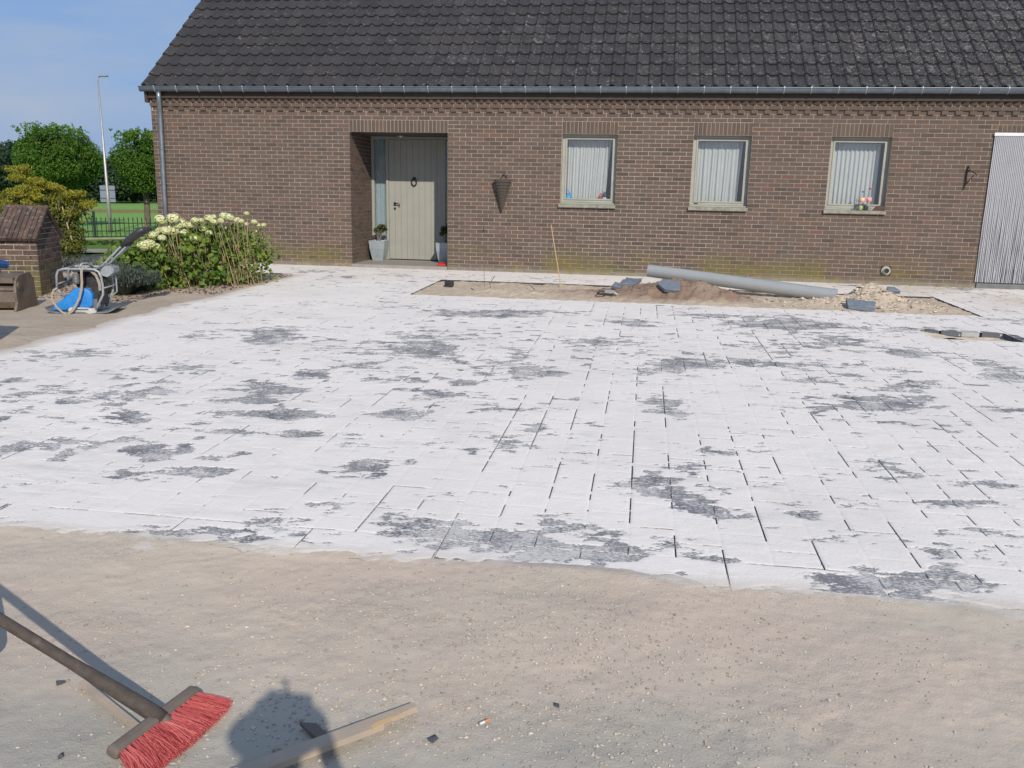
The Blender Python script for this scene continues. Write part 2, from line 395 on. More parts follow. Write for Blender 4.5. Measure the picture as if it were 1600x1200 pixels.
BRICK = mat_brick(); MORTAR = mat_mortar(); TILE = mat_tile(); PAVER = mat_paver(); SAND = mat_sand(); GRAVEL = mat_gravel(); GROUND = mat_ground(); GLASS = mat_glass()
ZINC = simple('zinc', (.30,.35,.40), (.22,.26,.30), 6, .38, .75, stretch=(1,1,1))
ZINCD = simple('weathered_zinc', (.13,.165,.20), (.19,.23,.265), 9, .42, .6)
CREAM = simple('cream_paint', (.315,.32,.285), (.285,.29,.26), 3, .5, tonev=.06)
CREAMF = simple('window_paint', (.35,.36,.315), (.29,.30,.26), 5, .55)
STONE = simple('grey_stone', (.30,.29,.265), (.20,.195,.175), 12, .85, bump=.3)
DARK = simple('dark_interior', (.02,.022,.026), (.03,.03,.034), 3, .9)
IRON = simple('dark_iron', (.03,.026,.024), (.05,.04,.035), 30, .6, .5)
EAVES_SHADE = simple('eaves_shade_brown', (.060,.048,.038), (.045,.037,.03), 8, .8)  # dark brown holds the shade under the gutter
CURT = simple('net_curtain', (.70,.715,.72), (.64,.66,.67), 4, .9, trans=.3)
WHITEM = simple('white_aluminium', (.75,.76,.78), (.65,.67,.70), 5, .4, .1)

# ------------------------------------------------------------------ ground sheet to the horizon
def axis(a, b, step, far):
    c = list(np.arange(a, b+1e-6, step)); d = step
    while c[-1] < far: d *= 1.35; c.append(c[-1]+d)
    d = step
    while c[0] > -far: d *= 1.35; c.insert(0, c[0]-d)
    return np.array(c)
gx = axis(-4, 18, .11, 1400); gy = axis(-16.5, 3, .11, 1400)
X, Y = np.meshgrid(gx, gy)
Z = np.where(Y < 0, SL*np.maximum(Y, -40), 0)
onpave = ((X > 3.2) | (Y > -1.5)) & (X > -.4) & (Y > -12.35) & (Y < 0)
lowf = fbm(X, Y, 1.6, 4, 3)*.018+fbm(X, Y, .3, 3, 5)*.010
near = (np.abs(X) < 25) & (np.abs(Y) < 25)
Z = Z - np.where(onpave, .09, .012) + np.where(near & ~onpave, lowf, 0)
Z = np.where((X > -.6) & (Y > 0) & (X < 18) & (Y < 9.5), -.12, Z)
Z = np.where((Y < -12.2) & (X > 4.6) & (X < 13), SL*Y-.07, Z)
# slightly raised planting bed soil at the left of the paving
bedm = np.clip(1-((X-1.9)/1.5)**4, 0, 1)*np.clip(1-((Y+3.4)/1.9)**4, 0, 1)
Z = Z+bedm*.045*(X < 3.15)
nx, ny = len(gx), len(gy)
I = (np.arange(ny-1)[:, None]*nx+np.arange(nx-1)[None, :]).ravel()
F = np.stack([I, I+1, I+nx+1, I+nx], 1)
gm = npmesh('ground', np.stack([X, Y, Z], -1).reshape(-1, 3), F, GROUND)
place('ground', gm, kind='structure', label='bare sandy earth of the yard running into short grass beyond it')

LAWN = simple('lawn_grass', (.14,.29,.045), (.18,.33,.06), .5, .9, bump=.6, bscale=14, bdist=.05, c3=(.20,.31,.08))
b = MB(); b.add([(-52, -38.2, .02), (-9.3, 2.75, .02), (-1.0, 10.4, .02), (14, 24, .02), (14, 60, .02), (-90, 60, .02)], [(0, 1, 2, 3, 4, 5)])
b.build('lawn', LAWN, kind='structure', label='bright mown lawn behind the green iron fence')
PATH = simple('fine_grit_path', (.30,.27,.22), (.24,.22,.18), 3, .95, bump=.4)
b = MB(); b.add([(-3.6, .35, .02), (-.8, 2.4, .02), (-.8, 3.6, .02), (-5.2, .9, .02)], [(0, 1, 2, 3)])
b.build('path', PATH, kind='structure', label='narrow grit path passing behind the left house corner')

# ------------------------------------------------------------------ paving
PW, PL = .217, .325
X0 = 9.54
BEDR = (5.70, 13.70, -3.66, -1.56)
PIT = (12.42, 13.42, -5.66, -5.06)
def inrect(x, y, r, m=0): return (x > r[0]+m) & (x < r[1]-m) & (y > r[2]+m) & (y < r[3]-m)
def visible(x, y, m=1.8):
    d = Vector((x, y, gz(y)))-CAM; f = d.dot(fwd); h = d.dot(cr)
    return f > .5 and abs(h) < f*(800/FPX)+m
pav = []      # (x0,x1,y0,y1)
k0 = int(math.floor((-.6-X0)/PW)); k1 = int(math.ceil((17-X0)/PW))
for k in range(k0, k1):                                    # border course laid lengthwise
    pass
xb = X0-.325*40
while xb < 17:
    if xb > 3.1: pav.append((xb, xb+PL, -12.40, -12.183))
    xb += PL
for k in range(k0, k1):
    x = X0+k*PW; y = -12.183+(-.1625 if k % 2 else 0)
    while y < 0:
        a, c = max(y, -12.183), min(y+PL, 0)
        if c-a > .05: pav.append((x, x+PW, a, c))
        y += PL
def clip_rects(p, r):
    x0, x1, y0, y1 = p
    if x1 <= r[0]+.02 or x0 >= r[1]-.02 or y1 <= r[2]+.02 or y0 >= r[3]-.02: return [p]
    cx, cy = (x0+x1)/2, (y0+y1)/2
    out = []
    if y0 < r[2]-.03: out.append((x0, x1, y0, r[2]))
    elif y1 > r[3]+.03: out.append((x0, x1, r[3], y1))
    elif x0 < r[0]-.03: out.append((x0, r[0], y0, y1))
    elif x1 > r[1]+.03: out.append((r[1], x1, y0, y1))
    return out
pv2 = []
for p in pav:
    cx, cy = (p[0]+p[2-1])/2, (p[2]+p[3])/2
    if not (cx > 3.15 or (cy > -1.55 and cx > -.5)): continue
    if 3.5 < cx < 5.5 and cy > -.12: pass
    if not visible(cx, cy, 1.6): continue
    q = clip_rects(p, BEDR)
    for r in q:
        for w in clip_rects(r, PIT): pv2.append(w)
pv2.sort(key=lambda p: ((p[0]+p[1])/2-CAM.x)**2+((p[2]+p[3])/2-CAM.y)**2)
pbed = MB()
for xa_, xb_, ya_, yb_ in ((3.2,BEDR[0],-12.38,0),(BEDR[1],17,PIT[3],0),(BEDR[0],BEDR[1],BEDR[3],0),(BEDR[0],PIT[0],-12.38,BEDR[2]),(PIT[0],BEDR[1],PIT[3],BEDR[2]),(PIT[1],17,PIT[2],PIT[3]),(PIT[0],17,-12.38,PIT[2]),(-.4,3.2,-1.5,0)):
    pbed.add([(xa_,ya_,gz(ya_)-.009),(xb_,ya_,gz(ya_)-.009),(xb_,yb_,gz(yb_)-.009),(xa_,yb_,gz(yb_)-.009)], [(0,1,2,3)])
SANDB = simple('bedding_sand', (.15,.145,.14), (.07,.068,.066), 20, .95)
paving = pbed.build('pavement', SANDB, kind='structure', label='new driveway of slate grey pavers under white jointing sand')
def paver_mesh(mb, w, l, cx=0, cy=0, cz=0, tone=.5, tilt=0):
    g = .0022; mb.bbox(cx-w/2+g, cx+w/2-g, cy-l/2+g, cy+l/2-g, cz-.06, cz, .003, 0, tone)
variants = {}
def paver_variant(w, l):
    key = (round(w, 3), round(l, 3), rnd.randint(0, 3))
    if key not in variants:
        b = MB(); paver_mesh(b, w, l, tone=rnd.random()); variants[key] = b.mesh('paver', PAVER)
    return variants[key]
cnt = 0; stuffp = MB()
for p in pv2:
    w, l = p[1]-p[0], p[3]-p[2]; cx, cy = (p[0]+p[1])/2, (p[2]+p[3])/2
    dz = rnd.uniform(-.0012, .0012)
    if cnt < 298:
        place('paver', paver_variant(w, l), paving, loc=(cx, cy, gz(cy)+dz), rot=(SL, 0, rnd.uniform(-.002, .002))); cnt += 1
    else:
        paver_mesh(stuffp, w, l, cx, cy, gz(cy)+dz, rnd.random())
stuffp.build('paver', PAVER, paving, kind='stuff')
# pavers stepping down around the open slot: their sawn faces show
for i in range(9):
    pass

# ------------------------------------------------------------------ white jointing sand, real relief over the pavers
PATCH = [(11.0,-4.93,0.34,0.27,1.1),(10.03,-4.5,0.49,0.09,0.9),(9.59,-3.9,0.28,0.1,0.6),(4.04,-1.73,0.22,0.2,0.9),(3.32,-1.08,0.28,0.17,0.8),(3.65,-4.4,0.13,0.14,0.7),(4.56,-4.76,0.17,0.13,0.7),(7.15,-5.18,0.5,0.14,0.7),(12.44,-4.95,0.29,0.16,1),(12.93,-0.3,0.36,0.16,0.7),(14.5,-0.29,0.3,0.16,0.9),(13.86,-3.9,0.27,0.2,0.6),(6.7,-5.42,0.32,0.11,0.6),(4.78,-1.16,0.23,0.16,0.6),(7.38,-5.06,0.33,0.17,0.8),(8.02,-4.77,0.34,0.14,0.7),(5.23,-7.46,0.2,0.42,1),(3.92,-8.71,0.38,0.16,0.8),(5.18,-9.02,0.23,0.12,0.9),(4.48,-7.55,0.17,0.26,0.6),(6.71,-7.73,0.32,0.5,0.7),(6.96,-7.3,0.2,0.46,0.6),(7.27,-7.75,0.13,0.23,0.8),(4.56,-10.01,0.19,0.18,0.8),(4.9,-10.3,0.06,0.07,1),(5.08,-10.0,0.1,0.13,0.9),(5.26,-10.28,0.08,0.1,0.9),(5.31,-9.78,0.11,0.2,0.9),(5.6,-10.55,0.13,0.16,1),(5.07,-9.67,0.06,0.07,0.9),(3.61,-9.05,0.17,0.12,0.7),(4.06,-9.85,0.06,0.1,0.9),(4.79,-10.77,0.04,0.07,1),(5.46,-11.23,0.15,0.13,1.1),(5.69,-11.38,0.03,0.08,1.1),(5.76,-11.26,0.05,0.06,1.2),(5.99,-11.24,0.03,0.05,1.2),(6.1,-11.27,0.05,0.05,1.2),(6.17,-11.17,0.07,0.06,1.2),(6.26,-11.35,0.05,0.05,1.2),(6.34,-11.14,0.04,0.04,1.1),(6.31,-10.94,0.04,0.05,1),(5.91,-11.06,0.12,0.06,0.9),(5.3,-11.36,0.06,0.13,1),(6.29,-8.96,0.14,0.13,0.9),(6.29,-9.56,0.18,0.12,0.9),(6.24,-9.94,0.17,0.1,1),(6.18,-10.33,0.14,0.08,0.9),(6.13,-10.6,0.13,0.06,0.8),(6.07,-10.81,0.08,0.05,0.8),(6.96,-10.69,0.23,0.08,1.1),(6.56,-10.24,0.21,0.12,0.9),(6.75,-10.29,0.16,0.09,0.8),(6.49,-10.75,0.13,0.06,0.8),(7.53,-11.27,0.15,0.12,1.2),(7.32,-10.87,0.1,0.06,0.8),(7.52,-9.44,0.19,0.25,1.1),(7.37,-10.07,0.19,0.11,0.9),(6.95,-9.12,0.16,0.12,0.7),(6.6,-8.61,0.09,0.08,0.8),(8.11,-10.82,0.03,0.05,1.1),(8.28,-10.7,0.08,0.11,0.8),(6.39,-11.67,0.18,0.07,0.8),(6.63,-11.28,0.15,0.06,0.7),(6.77,-11.51,0.09,0.05,0.8),(6.6,-11.52,0.07,0.05,0.8),(6.98,-12.36,0.23,0.05,0.9),(7.34,-12.36,0.12,0.03,0.8),(7.37,-12.12,0.09,0.05,0.9),(7.51,-11.89,0.1,0.04,0.7),(8.1,-11.99,0.13,0.07,0.85),(8.05,-12.15,0.15,0.04,1),(8.41,-12.17,0.17,0.1,1.1),(7.75,-8.11,0.18,0.1,0.7),(7.73,-8.61,0.17,0.08,0.8),(7.67,-9.01,0.13,0.07,0.7),(8.08,-9.81,0.12,0.06,0.7),(8.12,-8.32,0.18,0.17,1.1),(8.43,-8.51,0.2,0.09,0.9),(7.92,-7.59,0.1,0.2,0.7),(8.61,-6.88,0.35,0.19,1),(9.07,-5.45,0.24,0.25,1),(9.43,-7.86,0.34,0.27,1.1),(9.7,-7.79,0.16,0.12,0.8),(10.86,-5.1,0.5,0.34,1),(11.23,-6.12,0.3,0.26,1),(10.62,-6.75,0.24,0.23,0.9),(10.23,-7.51,0.22,0.13,0.8),(10.64,-7.56,0.32,0.08,0.8),(10.13,-6.69,0.21,0.1,0.7),(9.24,-8.68,0.14,0.09,0.7),(9.14,-9.36,0.15,0.07,0.7),(9.36,-9.26,0.08,0.1,0.9),(9.38,-9.62,0.15,0.09,0.7),(10.52,-8.28,0.26,0.09,0.8),(11.24,-7.85,0.24,0.06,0.7),(11.09,-8.45,0.17,0.08,0.8),(11.05,-9.0,0.29,0.2,1.2),(11.58,-8.19,0.15,0.1,1),(11.95,-6.73,0.16,0.19,1.2),(11.57,-6.63,0.35,0.1,0.8),(12.49,-7.12,0.2,0.29,1),(12.44,-7.63,0.28,0.16,0.8),(11.92,-8.96,0.13,0.08,0.7),(11.35,-9.62,0.14,0.11,0.7),(10.68,-9.89,0.11,0.04,0.8),(9.65,-10.52,0.08,0.06,0.9),(9.88,-10.42,0.15,0.07,0.7),(8.45,-10.25,0.09,0.11,0.8),(8.37,-10.61,0.1,0.08,0.7),(8.74,-10.06,0.09,0.06,0.6),(9.14,-11.22,0.13,0.09,1.1),(9.33,-11.36,0.12,0.07,1.1),(9.47,-11.52,0.1,0.12,0.9),(9.3,-11.13,0.09,0.04,0.8),(9.64,-11.64,0.08,0.03,0.7),(9.24,-11.68,0.08,0.03,0.7),(10.0,-11.51,0.07,0.05,1.1),(10.63,-10.56,0.1,0.07,0.9),(10.59,-10.86,0.08,0.05,0.7),(9.82,-11.73,0.05,0.03,0.9),(10.82,-11.2,0.2,0.07,1),(8.71,-11.99,0.09,0.07,0.85),(8.69,-12.11,0.09,0.06,0.9),(8.84,-12.26,0.2,0.07,1.2),(9.13,-12.17,0.21,0.1,1),(9.45,-12.16,0.12,0.03,0.8),(8.94,-11.99,0.09,0.06,0.8),(9.31,-11.99,0.09,0.04,0.8),(9.85,-12.27,0.13,0.04,1.0),(10.15,-12.29,0.17,0.07,1.2),(10.39,-12.19,0.16,0.06,1.15),(10.48,-12.25,0.13,0.05,0.9),(10.57,-11.82,0.09,0.05,0.6),(9.02,-12.39,0.25,0.02,0.7),(11.13,-10.57,0.08,0.06,0.7),(11.2,-10.82,0.11,0.06,0.7)]
def hsh(a, b, s=0): return _VAL[_P[(_P[(a+s*57) & 4095]+b) & 4095]]
def sand_band(ya, yb, xa, xb, nxs, ys_step):
    kk0 = int(math.floor((xa-X0)/PW)); kk1 = int(math.ceil((xb-X0)/PW))
    off = np.concatenate([[0, .0042, .0085], np.linspace(.0085, PW-.0085, nxs+1)[1:-1], [PW-.0085, PW-.0042]])
    xs = np.concatenate([X0+k*PW+off for k in range(kk0, kk1)]+[[X0+kk1*PW]])
    H = .1625; j0 = int(math.floor((ya+12.183)/H)); j1 = int(math.ceil((yb+12.183)/H))
    nyi = max(2, int(round((H-.022)/ys_step)))
    offy = np.concatenate([[0, .0042, .0085], np.linspace(.0085, H-.0085, nyi+1)[1:-1], [H-.0085, H-.0042]])
    ys = np.concatenate([-12.183+j*H+offy for j in range(j0, j1)]+[[-12.183+j1*H]])
    X, Y = np.meshgrid(xs, ys)
    M = .825+.30*fbm(X, Y, .95, 3, 21)+.30*fbm(X, Y, .28, 3, 31)
    u_ = X*.989+Y*.148; v_ = -X*.148+Y*.989
    fine = fbm(u_*.50, v_*1.15, .050, 4, 41, .68)+.45*fbm(u_*.6, v_, .17, 2, 43)
    rag = fbm(X, Y, .16, 3, 51)
    for (px, py, rx, ry, s) in PATCH:
        rx = max(rx, .03)*1.05; ry = max(ry, .02)*1.1
        i0, i1 = np.searchsorted(xs, [px-rx*2.6-ry*.5, px+rx*2.6+ry*.5]); q0, q1 = np.searchsorted(ys, [py-ry*2.6-rx*.4, py+ry*2.6+rx*.4])
        if i1 <= i0 or q1 <= q0: continue
        sx = X[q0:q1, i0:i1]-px; sy = Y[q0:q1, i0:i1]-py
        u = (sx*.989+sy*.148)/rx; v = (-sx*.148+sy*.989)/ry
        d2 = u*u+v*v
        M[q0:q1, i0:i1] -= s*(1.24 if px < 7.4 else 1.06)*np.exp(-.62*d2*(1+1.0*rag[q0:q1, i0:i1]))
    M = M+1.05*fine+.10*rag
    plate = .0030*np.clip(M*3.0, -1.6, 1.0)
    h = plate+.0016*fbm(X, Y, .35, 3, 61)+.0005*np.clip(M*2, 0, 1)*fbm(X, Y, .045, 2, 62)
    foot = np.clip(fbm(X, Y, 3.0, 2, 71)*2.2+.35+.1*(X-8), 0, 1)
    h = h+foot*.0038*fbm(X, Y, .10, 3, 81)*np.clip(M*2, 0, 1)
    # open joints
    kc = np.round((X-X0)/PW).astype(int); dxj = np.abs(X-(X0+kc*PW))
    seg = np.floor((Y+12.183)/.1625).astype(int)
    area = np.clip(.26+.05*(X-6.8), .08, .44)*np.clip(1.15-(Y+12.4)/16, .45, 1)
    op = hsh(kc+500, (seg+kc) // 4+300, 3)*.75+.25*hsh(kc+500, seg+300, 4)+.28*vnoise(Y/.12, X/.217, 9)
    jopen = np.clip((area+.12-op)*6, 0, 1)*np.clip(1.1+1.0*vnoise(Y/.09, X/.217, 19), 0, 1)
    col = np.floor((X-X0)/PW+1e-6).astype(int)
    ph = np.where(col % 2 != 0, .1625, 0.)
    jy = np.round((Y+12.183+ph)/PL); dyj = np.abs(Y+12.183+ph-jy*PL)
    op2 = hsh(col+500, jy.astype(int)+900, 6)+.25*vnoise(X/.08, Y/.2, 10)
    jopen2 = np.clip((area*1.05-op2)*6, 0, 1)*np.clip(.9+1.3*vnoise(X/.045, Y/.325, 18), 0, 1)
    infield = (Y > -12.18)
    wj = .0022+.0018*jopen
    dep = jopen*np.exp(-(dxj/wj)**2)*infield
    dep = np.maximum(dep, jopen2*np.exp(-(dyj/.0040)**2)*infield)
    yb_ = np.abs(Y+12.183); ob = hsh(kc+500, kc*0+77, 8)
    dep = np.maximum(dep, np.clip((.55-ob)*5, 0, 1)*np.exp(-(yb_/.0045)**2))
    jb = np.round((X-X0)/PL); dxb = np.abs(X-X0-jb*PL)
    dep = np.maximum(dep, np.exp(-(dxb/.0045)**2)*(Y < -12.18)*(hsh(jb.astype(int)+500, jb.astype(int)*0+5, 9) > .35))
    faint = np.maximum(np.exp(-(dxj/.006)**2), np.exp(-(dyj/.006)**2))*infield
    h = h-.0035*dep-.0011*faint
    # outer edges fade into the earth
    ragx = .16*fbm(X, Y, .8, 4, 91)+.05*fbm(X, Y, .12, 2, 92)
    le = np.where(Y > -1.55, -.45, 3.10)+ragx
    strip = np.clip((le-X)/.10, 0, 1)
    fe = -12.40+.055*fbm(X, Y*0, .5, 4, 93)-.03+.02*fbm(X, Y, .06, 2, 94)
    front = np.clip((fe-Y)/.03, 0, 1)
    edgem = np.maximum(np.clip(1-(Y-fe)/.11, 0, 1)**1.5*1.15, np.clip(1-(X-le)/.10, 0, 1)*.3)
    M2 = M-edgem; h = np.where(edgem > 0, np.minimum(h, .0030*np.clip(M2*3, -1.6, 1)), h)
    h = h-.012*strip
    tone = np.clip(1-(X-le)/.22, 0, 1)*(Y < -1.6)*.6+np.clip(1-(Y-fe)/.12, 0, 1)*.45
    tone = np.clip(tone+.25*np.clip(fbm(X, Y, .5, 3, 95)-.25, 0, 1), 0, 1)
    Z = SL*Y+h
    nx, ny = len(xs), len(ys)
    I = (np.arange(ny-1)[:, None]*nx+np.arange(nx-1)[None, :])
    cx = (X[:-1, :-1]+X[1:, 1:])/2; cy = (Y[:-1, :-1]+Y[1:, 1:])/2
    hm = np.maximum(np.maximum(h[:-1, :-1], h[1:, 1:]), np.maximum(h[:-1, 1:], h[1:, :-1]))
    d = (cx-CAM.x)*fwd.x+(cy-CAM.y)*fwd.y-(CAM.z)*fwd.z; hh = (cx-CAM.x)*cr.x+(cy-CAM.y)*cr.y
    keep = (np.abs(hh) < d*(800/FPX)+1.5) & (hm > -.0028) & ((dep[:-1, :-1]+dep[1:, :-1]+dep[:-1, 1:]+dep[1:, 1:]) < 1.5) & (strip[:-1, :-1] < .9) & (front[:-1, :-1] < .9) & (cy < -.002)
    br = .035*vnoise(cx/.09, cy*0+3, 12)+.02*vnoise(cy/.07, cx*0+1, 13)
    bedr = (BEDR[0]+.015, BEDR[1]-.015, BEDR[2]+.015, BEDR[3]-.015)
    keep &= ~((cx > bedr[0]+br) & (cx < bedr[1]+br*.5) & (cy > bedr[2]+br*1.2) & (cy < bedr[3]-.02))
    keep &= ~inrect(cx, cy, PIT)
    keep &= ~((cx > 3.56) & (cx < 5.44) & (cy > -.05))
    I = I[keep]
    F = np.stack([I, I+1, I+nx+1, I+nx], -1).reshape(-1, 4)
    V = np.stack([X, Y, Z], -1).reshape(-1, 3); T = tone.ravel()
    used, inv = np.unique(F, return_inverse=True)
    return V[used], inv.reshape(F.shape), T[used], np.clip(1-M*2.2, 0, 1).ravel()[used]
Vs, Fs, Ts, Hs = [], [], [], []; base = 0
for args in ((-12.51, -9.96, 4.3, 13.2, 13, .012), (-9.905, -6.04, 2.7, 15.6, 9, .018), (-5.97, -.01, -.9, 17.0, 6, .034)):
    v, f, t, hh_ = sand_band(*args); Hs.append(hh_); Vs.append(v); Fs.append(f+base); Ts.append(t); base += len(v)
sm = npmesh('jointing_sand', np.concatenate(Vs), np.concatenate(Fs), SAND, np.concatenate(Ts))
at_ = sm.attributes.new('thin', 'FLOAT', 'POINT'); at_.data.foreach_set('value', np.concatenate(Hs).astype(np.float32))
place('jointing_sand', sm, kind='stuff', label='white sand brushed thinly over the whole new paving', cat='sand')

# foreground of compacted gravel
gxs = np.arange(4.6, 13.0, .0145); gys = np.arange(-15.7, -12.30, .0145)
X, Y = np.meshgrid(gxs, gys)
h = -.010+.007*fbm(X, Y, .8, 3, 101)+.0045*fbm(X, Y, .14, 3, 102)+.0045*np.abs(fbm(X, Y, .05, 3, 103))
clod = np.clip(fbm(X, Y, .5, 3, 104)*2.2-.1, 0, 1); h += clod*.006*np.clip(fbm(X, Y, .022, 2, 105), 0, 1)
# boot prints with tread bars
for (px, py, a, L) in [(10.02, -13.64, .5, .29), (10.15, -13.80, 2.7, .28), (9.42, -13.5, 1.2, .27), (9.75, -13.36, .9, .26), (10.4, -13.3, 2.2, .28), (8.9, -13.2, .3, .28)]:
    dx, dy = X-px, Y-py; u = dx*cos(a)+dy*sin(a); v = -dx*sin(a)+dy*cos(a)
    e = (u/(L/2))**2+(v/.052)**2
    ins = 1/(1+np.exp((e-1)*9)); rim = np.exp(-((e-1.25)/.25)**2)
    h += -.0030*ins+.0014*rim+.0016*ins*np.sign(np.sin(u*2*pi/.032))
# wheel rut lines
for (px, py, a) in [(9.25, -13.55, 1.95), (9.28, -13.5, 1.95)]:
    dx, dy = X-px, Y-py; u = dx*cos(a)+dy*sin(a); v = -dx*sin(a)+dy*cos(a)
    h += -.004*np.exp(-(v/.008)**2)*(np.abs(u) < .28)
# the heap against the paving edge
edge = np.clip((Y+12.60)/.2, 0, 1)
h += edge*np.clip(.010+.014*fbm(X, Y*.5, .45, 3, 106)+.010*np.exp(-((X-8.9)/.35)**2), 0, .03)
over = np.clip((Y+12.41)/.01, 0, 1); tgt = .0035*fbm(X, Y, .10, 4, 107)+.002*fbm(X, Y, .03, 2, 108)-.0005-(Y+12.41)*.05+.020*np.exp(-((X-8.9)/.35)**2-((Y+12.42)/.07)**2)
h = h*(1-np.clip((Y+12.50)/.09, 0, 1))+tgt*np.clip((Y+12.50)/.09, 0, 1)
Zg = SL*Y+h
nx, ny = len(gxs), len(gys); I = (np.arange(ny-1)[:, None]*nx+np.arange(nx-1)[None, :]).ravel()
place('gravel_yard', npmesh('gravel_yard', np.stack([X, Y, Zg], -1).reshape(-1, 3), np.stack([I, I+1, I+nx+1, I+nx], 1), GRAVEL), kind='structure', label='compacted beige gravel and sand in front of the new paving')
def gh(x, y):
    i = min(max(int((x-4.6)/.0145), 0), nx-1); j = min(max(int((y+15.7)/.0145), 0), ny-1); return float(Zg[j, i])
PEB = simple('pebble', (.45,.395,.33), (.36,.315,.265), 40, .85, c3=(.48,.44,.38), tonev=.35)
b = MB(); bl = MB()
R2 = random.Random(5)
clusters = [(8.75,-13.0,.35,900),(9.3,-12.9,.4,700),(8.1,-12.9,.5,600),(9.0,-13.45,.35,700),(8.2,-13.5,.3,500),(9.5,-13.8,.4,700),(8.6,-13.9,.5,800),(7.6,-13.1,.5,400),(8.7,-12.5,.35,500)]
n_ = 0
for (cx, cy, s, n) in clusters:
    for _ in range(n):
        x, y = R2.gauss(cx, s), R2.gauss(cy, s*.5)
        if not (-15.2 < y < -12.42): continue
        r = R2.choice([.003, .004, .005, .0065]) * R2.uniform(.8, 1.3); b.rock((x, y, gh(x, y)+r*.25), r, 0, R2.random(), R2)
for _ in range(2600):
    x, y = R2.uniform(6.2, 11.3), R2.uniform(-14.6, -12.43)
    r = R2.choice([.0025, .003, .004, .0055]); b.rock((x, y, gh(x, y)+r*.25), r, 0, R2.random(), R2)
for _ in range(190):
    x, y = R2.uniform(7.0, 9.1), R2.uniform(-14.2, -13.0); r = R2.uniform(.005, .010); b.rock((x, y, gh(x, y)+r*.2), r, 0, R2.random(), R2)
for _ in range(90):
    x, y = R2.uniform(7.7, 8.35), R2.uniform(-14.0, -13.35); r = R2.uniform(.005, .011); b.rock((x, y, gh(x, y)+r*.2), r, 0, R2.random(), R2)
b.build('gravel', PEB, kind='stuff', label='loose small stones scattered over the compacted yard', cat='gravel')
DST = simple('dark_stone', (.055,.06,.075), (.085,.09,.10), 60, .8)
for (x, y, r, lab) in [(8.552,-13.634,.020,'dark blue-grey stone chip right of the wooden plank end'), (7.255,-13.561,.018,'flat dark stone chip below the broom handle'),
                       (9.05,-13.95,.020,'dark stone chip low in the centre of the gravel'), (7.50,-13.90,.015,'small dark stone chip left of the broom block'), (8.90,-13.38,.013,'small dark stone in the bare sandy middle of the gravel'), (8.20,-13.77,.014,'grey stone in the shadow close above the plank')]:
    b = MB(); b.rock((0, 0, 0), r, 0, .5, R2); b.build('stone', DST, loc=(x, y, gh(x, y)+r*.35), label=lab, cat='stone')

# ------------------------------------------------------------------ soil bed in the paving
SOIL = mat_soil('bed_soil', (.46,.385,.30), (.54,.455,.355), (.235,.165,.125))
sx = np.linspace(BEDR[0]+.004, BEDR[1]-.004, 420); sy = np.linspace(BEDR[2]+.004, BEDR[3]-.004, 130)
X, Y = np.meshgrid(sx, sy)
u = np.clip((X-BEDR[0])/.08, 0, 1)*np.clip((BEDR[1]-X)/.08, 0, 1)
def bump2(cx, cy, rx, ry, h): return h*np.exp(-(((X-cx)/rx)**2+((Y-cy)/ry)**2))
h = -.020+.022*fbm(X, Y, .35, 4, 201)+.012*fbm(X, Y, .09, 3, 207)
br = bump2(9.75, -2.75, .62, .42, .22)+bump2(9.0, -2.75, .65, .45, .09)+bump2(10.25, -3.0, .5, .38, .10)+bump2(8.0, -3.0, .8, .35, .06)+bump2(9.35, -2.2, .3, .2, .12)
sd = bump2(12.45, -2.75, .36, .36, .27)+bump2(12.95, -3.05, .45, .35, .09)+bump2(11.5, -3.0, .5, .35, .055)+bump2(6.9, -2.9, .8, .5, .03)+bump2(11.9, -3.1, .3, .3, .06)
h = h+br+sd
am = np.clip((br+sd)*9, .15, 1)
h = h+am*(.075*fbm(X, Y, .24, 4, 202, .6)+.045*np.abs(fbm(X, Y, .09, 3, 203)))
edge = np.minimum(np.minimum(X-BEDR[0], BEDR[1]-X), np.minimum(Y-BEDR[2], BEDR[3]-Y))
h = np.where(edge < .12, np.minimum(h, -.008+edge*.6), h)
tone = np.clip(np.clip(br*14-.15, 0, 1)-np.clip(sd*10, 0, 1)+.35*fbm(X, Y, .4, 3, 204), 0, 1)
nx2, ny2 = len(sx), len(sy); I = (np.arange(ny2-1)[:, None]*nx2+np.arange(nx2-1)[None, :]).ravel()
SZ = SL*Y+h
place('soil', npmesh('soil', np.stack([X, Y, SZ], -1).reshape(-1, 3), np.stack([I, I+1, I+nx2+1, I+nx2], 1), SOIL, tone.ravel()), kind='structure', label='sandy planting bed with heaps of brown earth cut into the paving')
def sh(x, y):
    i = min(max(int((x-sx[0])/(sx[1]-sx[0])), 0), nx2-1); j = min(max(int((y-sy[0])/(sy[1]-sy[0])), 0), ny2-1); return float(SZ[j, i])
CLOD = simple('clod', (.55,.47,.37), (.44,.36,.28), 30, .95, bump=.5, tonev=.4)
CLODB = simple('brown_clod', (.24,.17,.13), (.19,.13,.10), 30, .95, bump=.5, tonev=.4)
b = MB()
for _ in range(420):
    t = R2.random()
    x, y = (R2.gauss(12.6, .38), R2.gauss(-2.95, .28)) if t < .62 else (R2.gauss(11.5, .5), R2.gauss(-3.1, .25)) if t < .8 else (R2.gauss(9.6, .6), R2.gauss(-2.8, .3))
    if not (BEDR[0]+.1 < x < BEDR[1]-.15 and BEDR[2]+.08 < y < BEDR[3]-.1): continue
    r = R2.uniform(.012, .045) if t < .8 else R2.uniform(.01, .025)
    b.rock((x, y, sh(x, y)+r*.2), r, 0 if t < .8 else 1, R2.random(), R2)
b.build('clods', [CLOD, CLODB], kind='stuff', label='broken clods of sand and earth lying on the bed heaps', cat='earth')
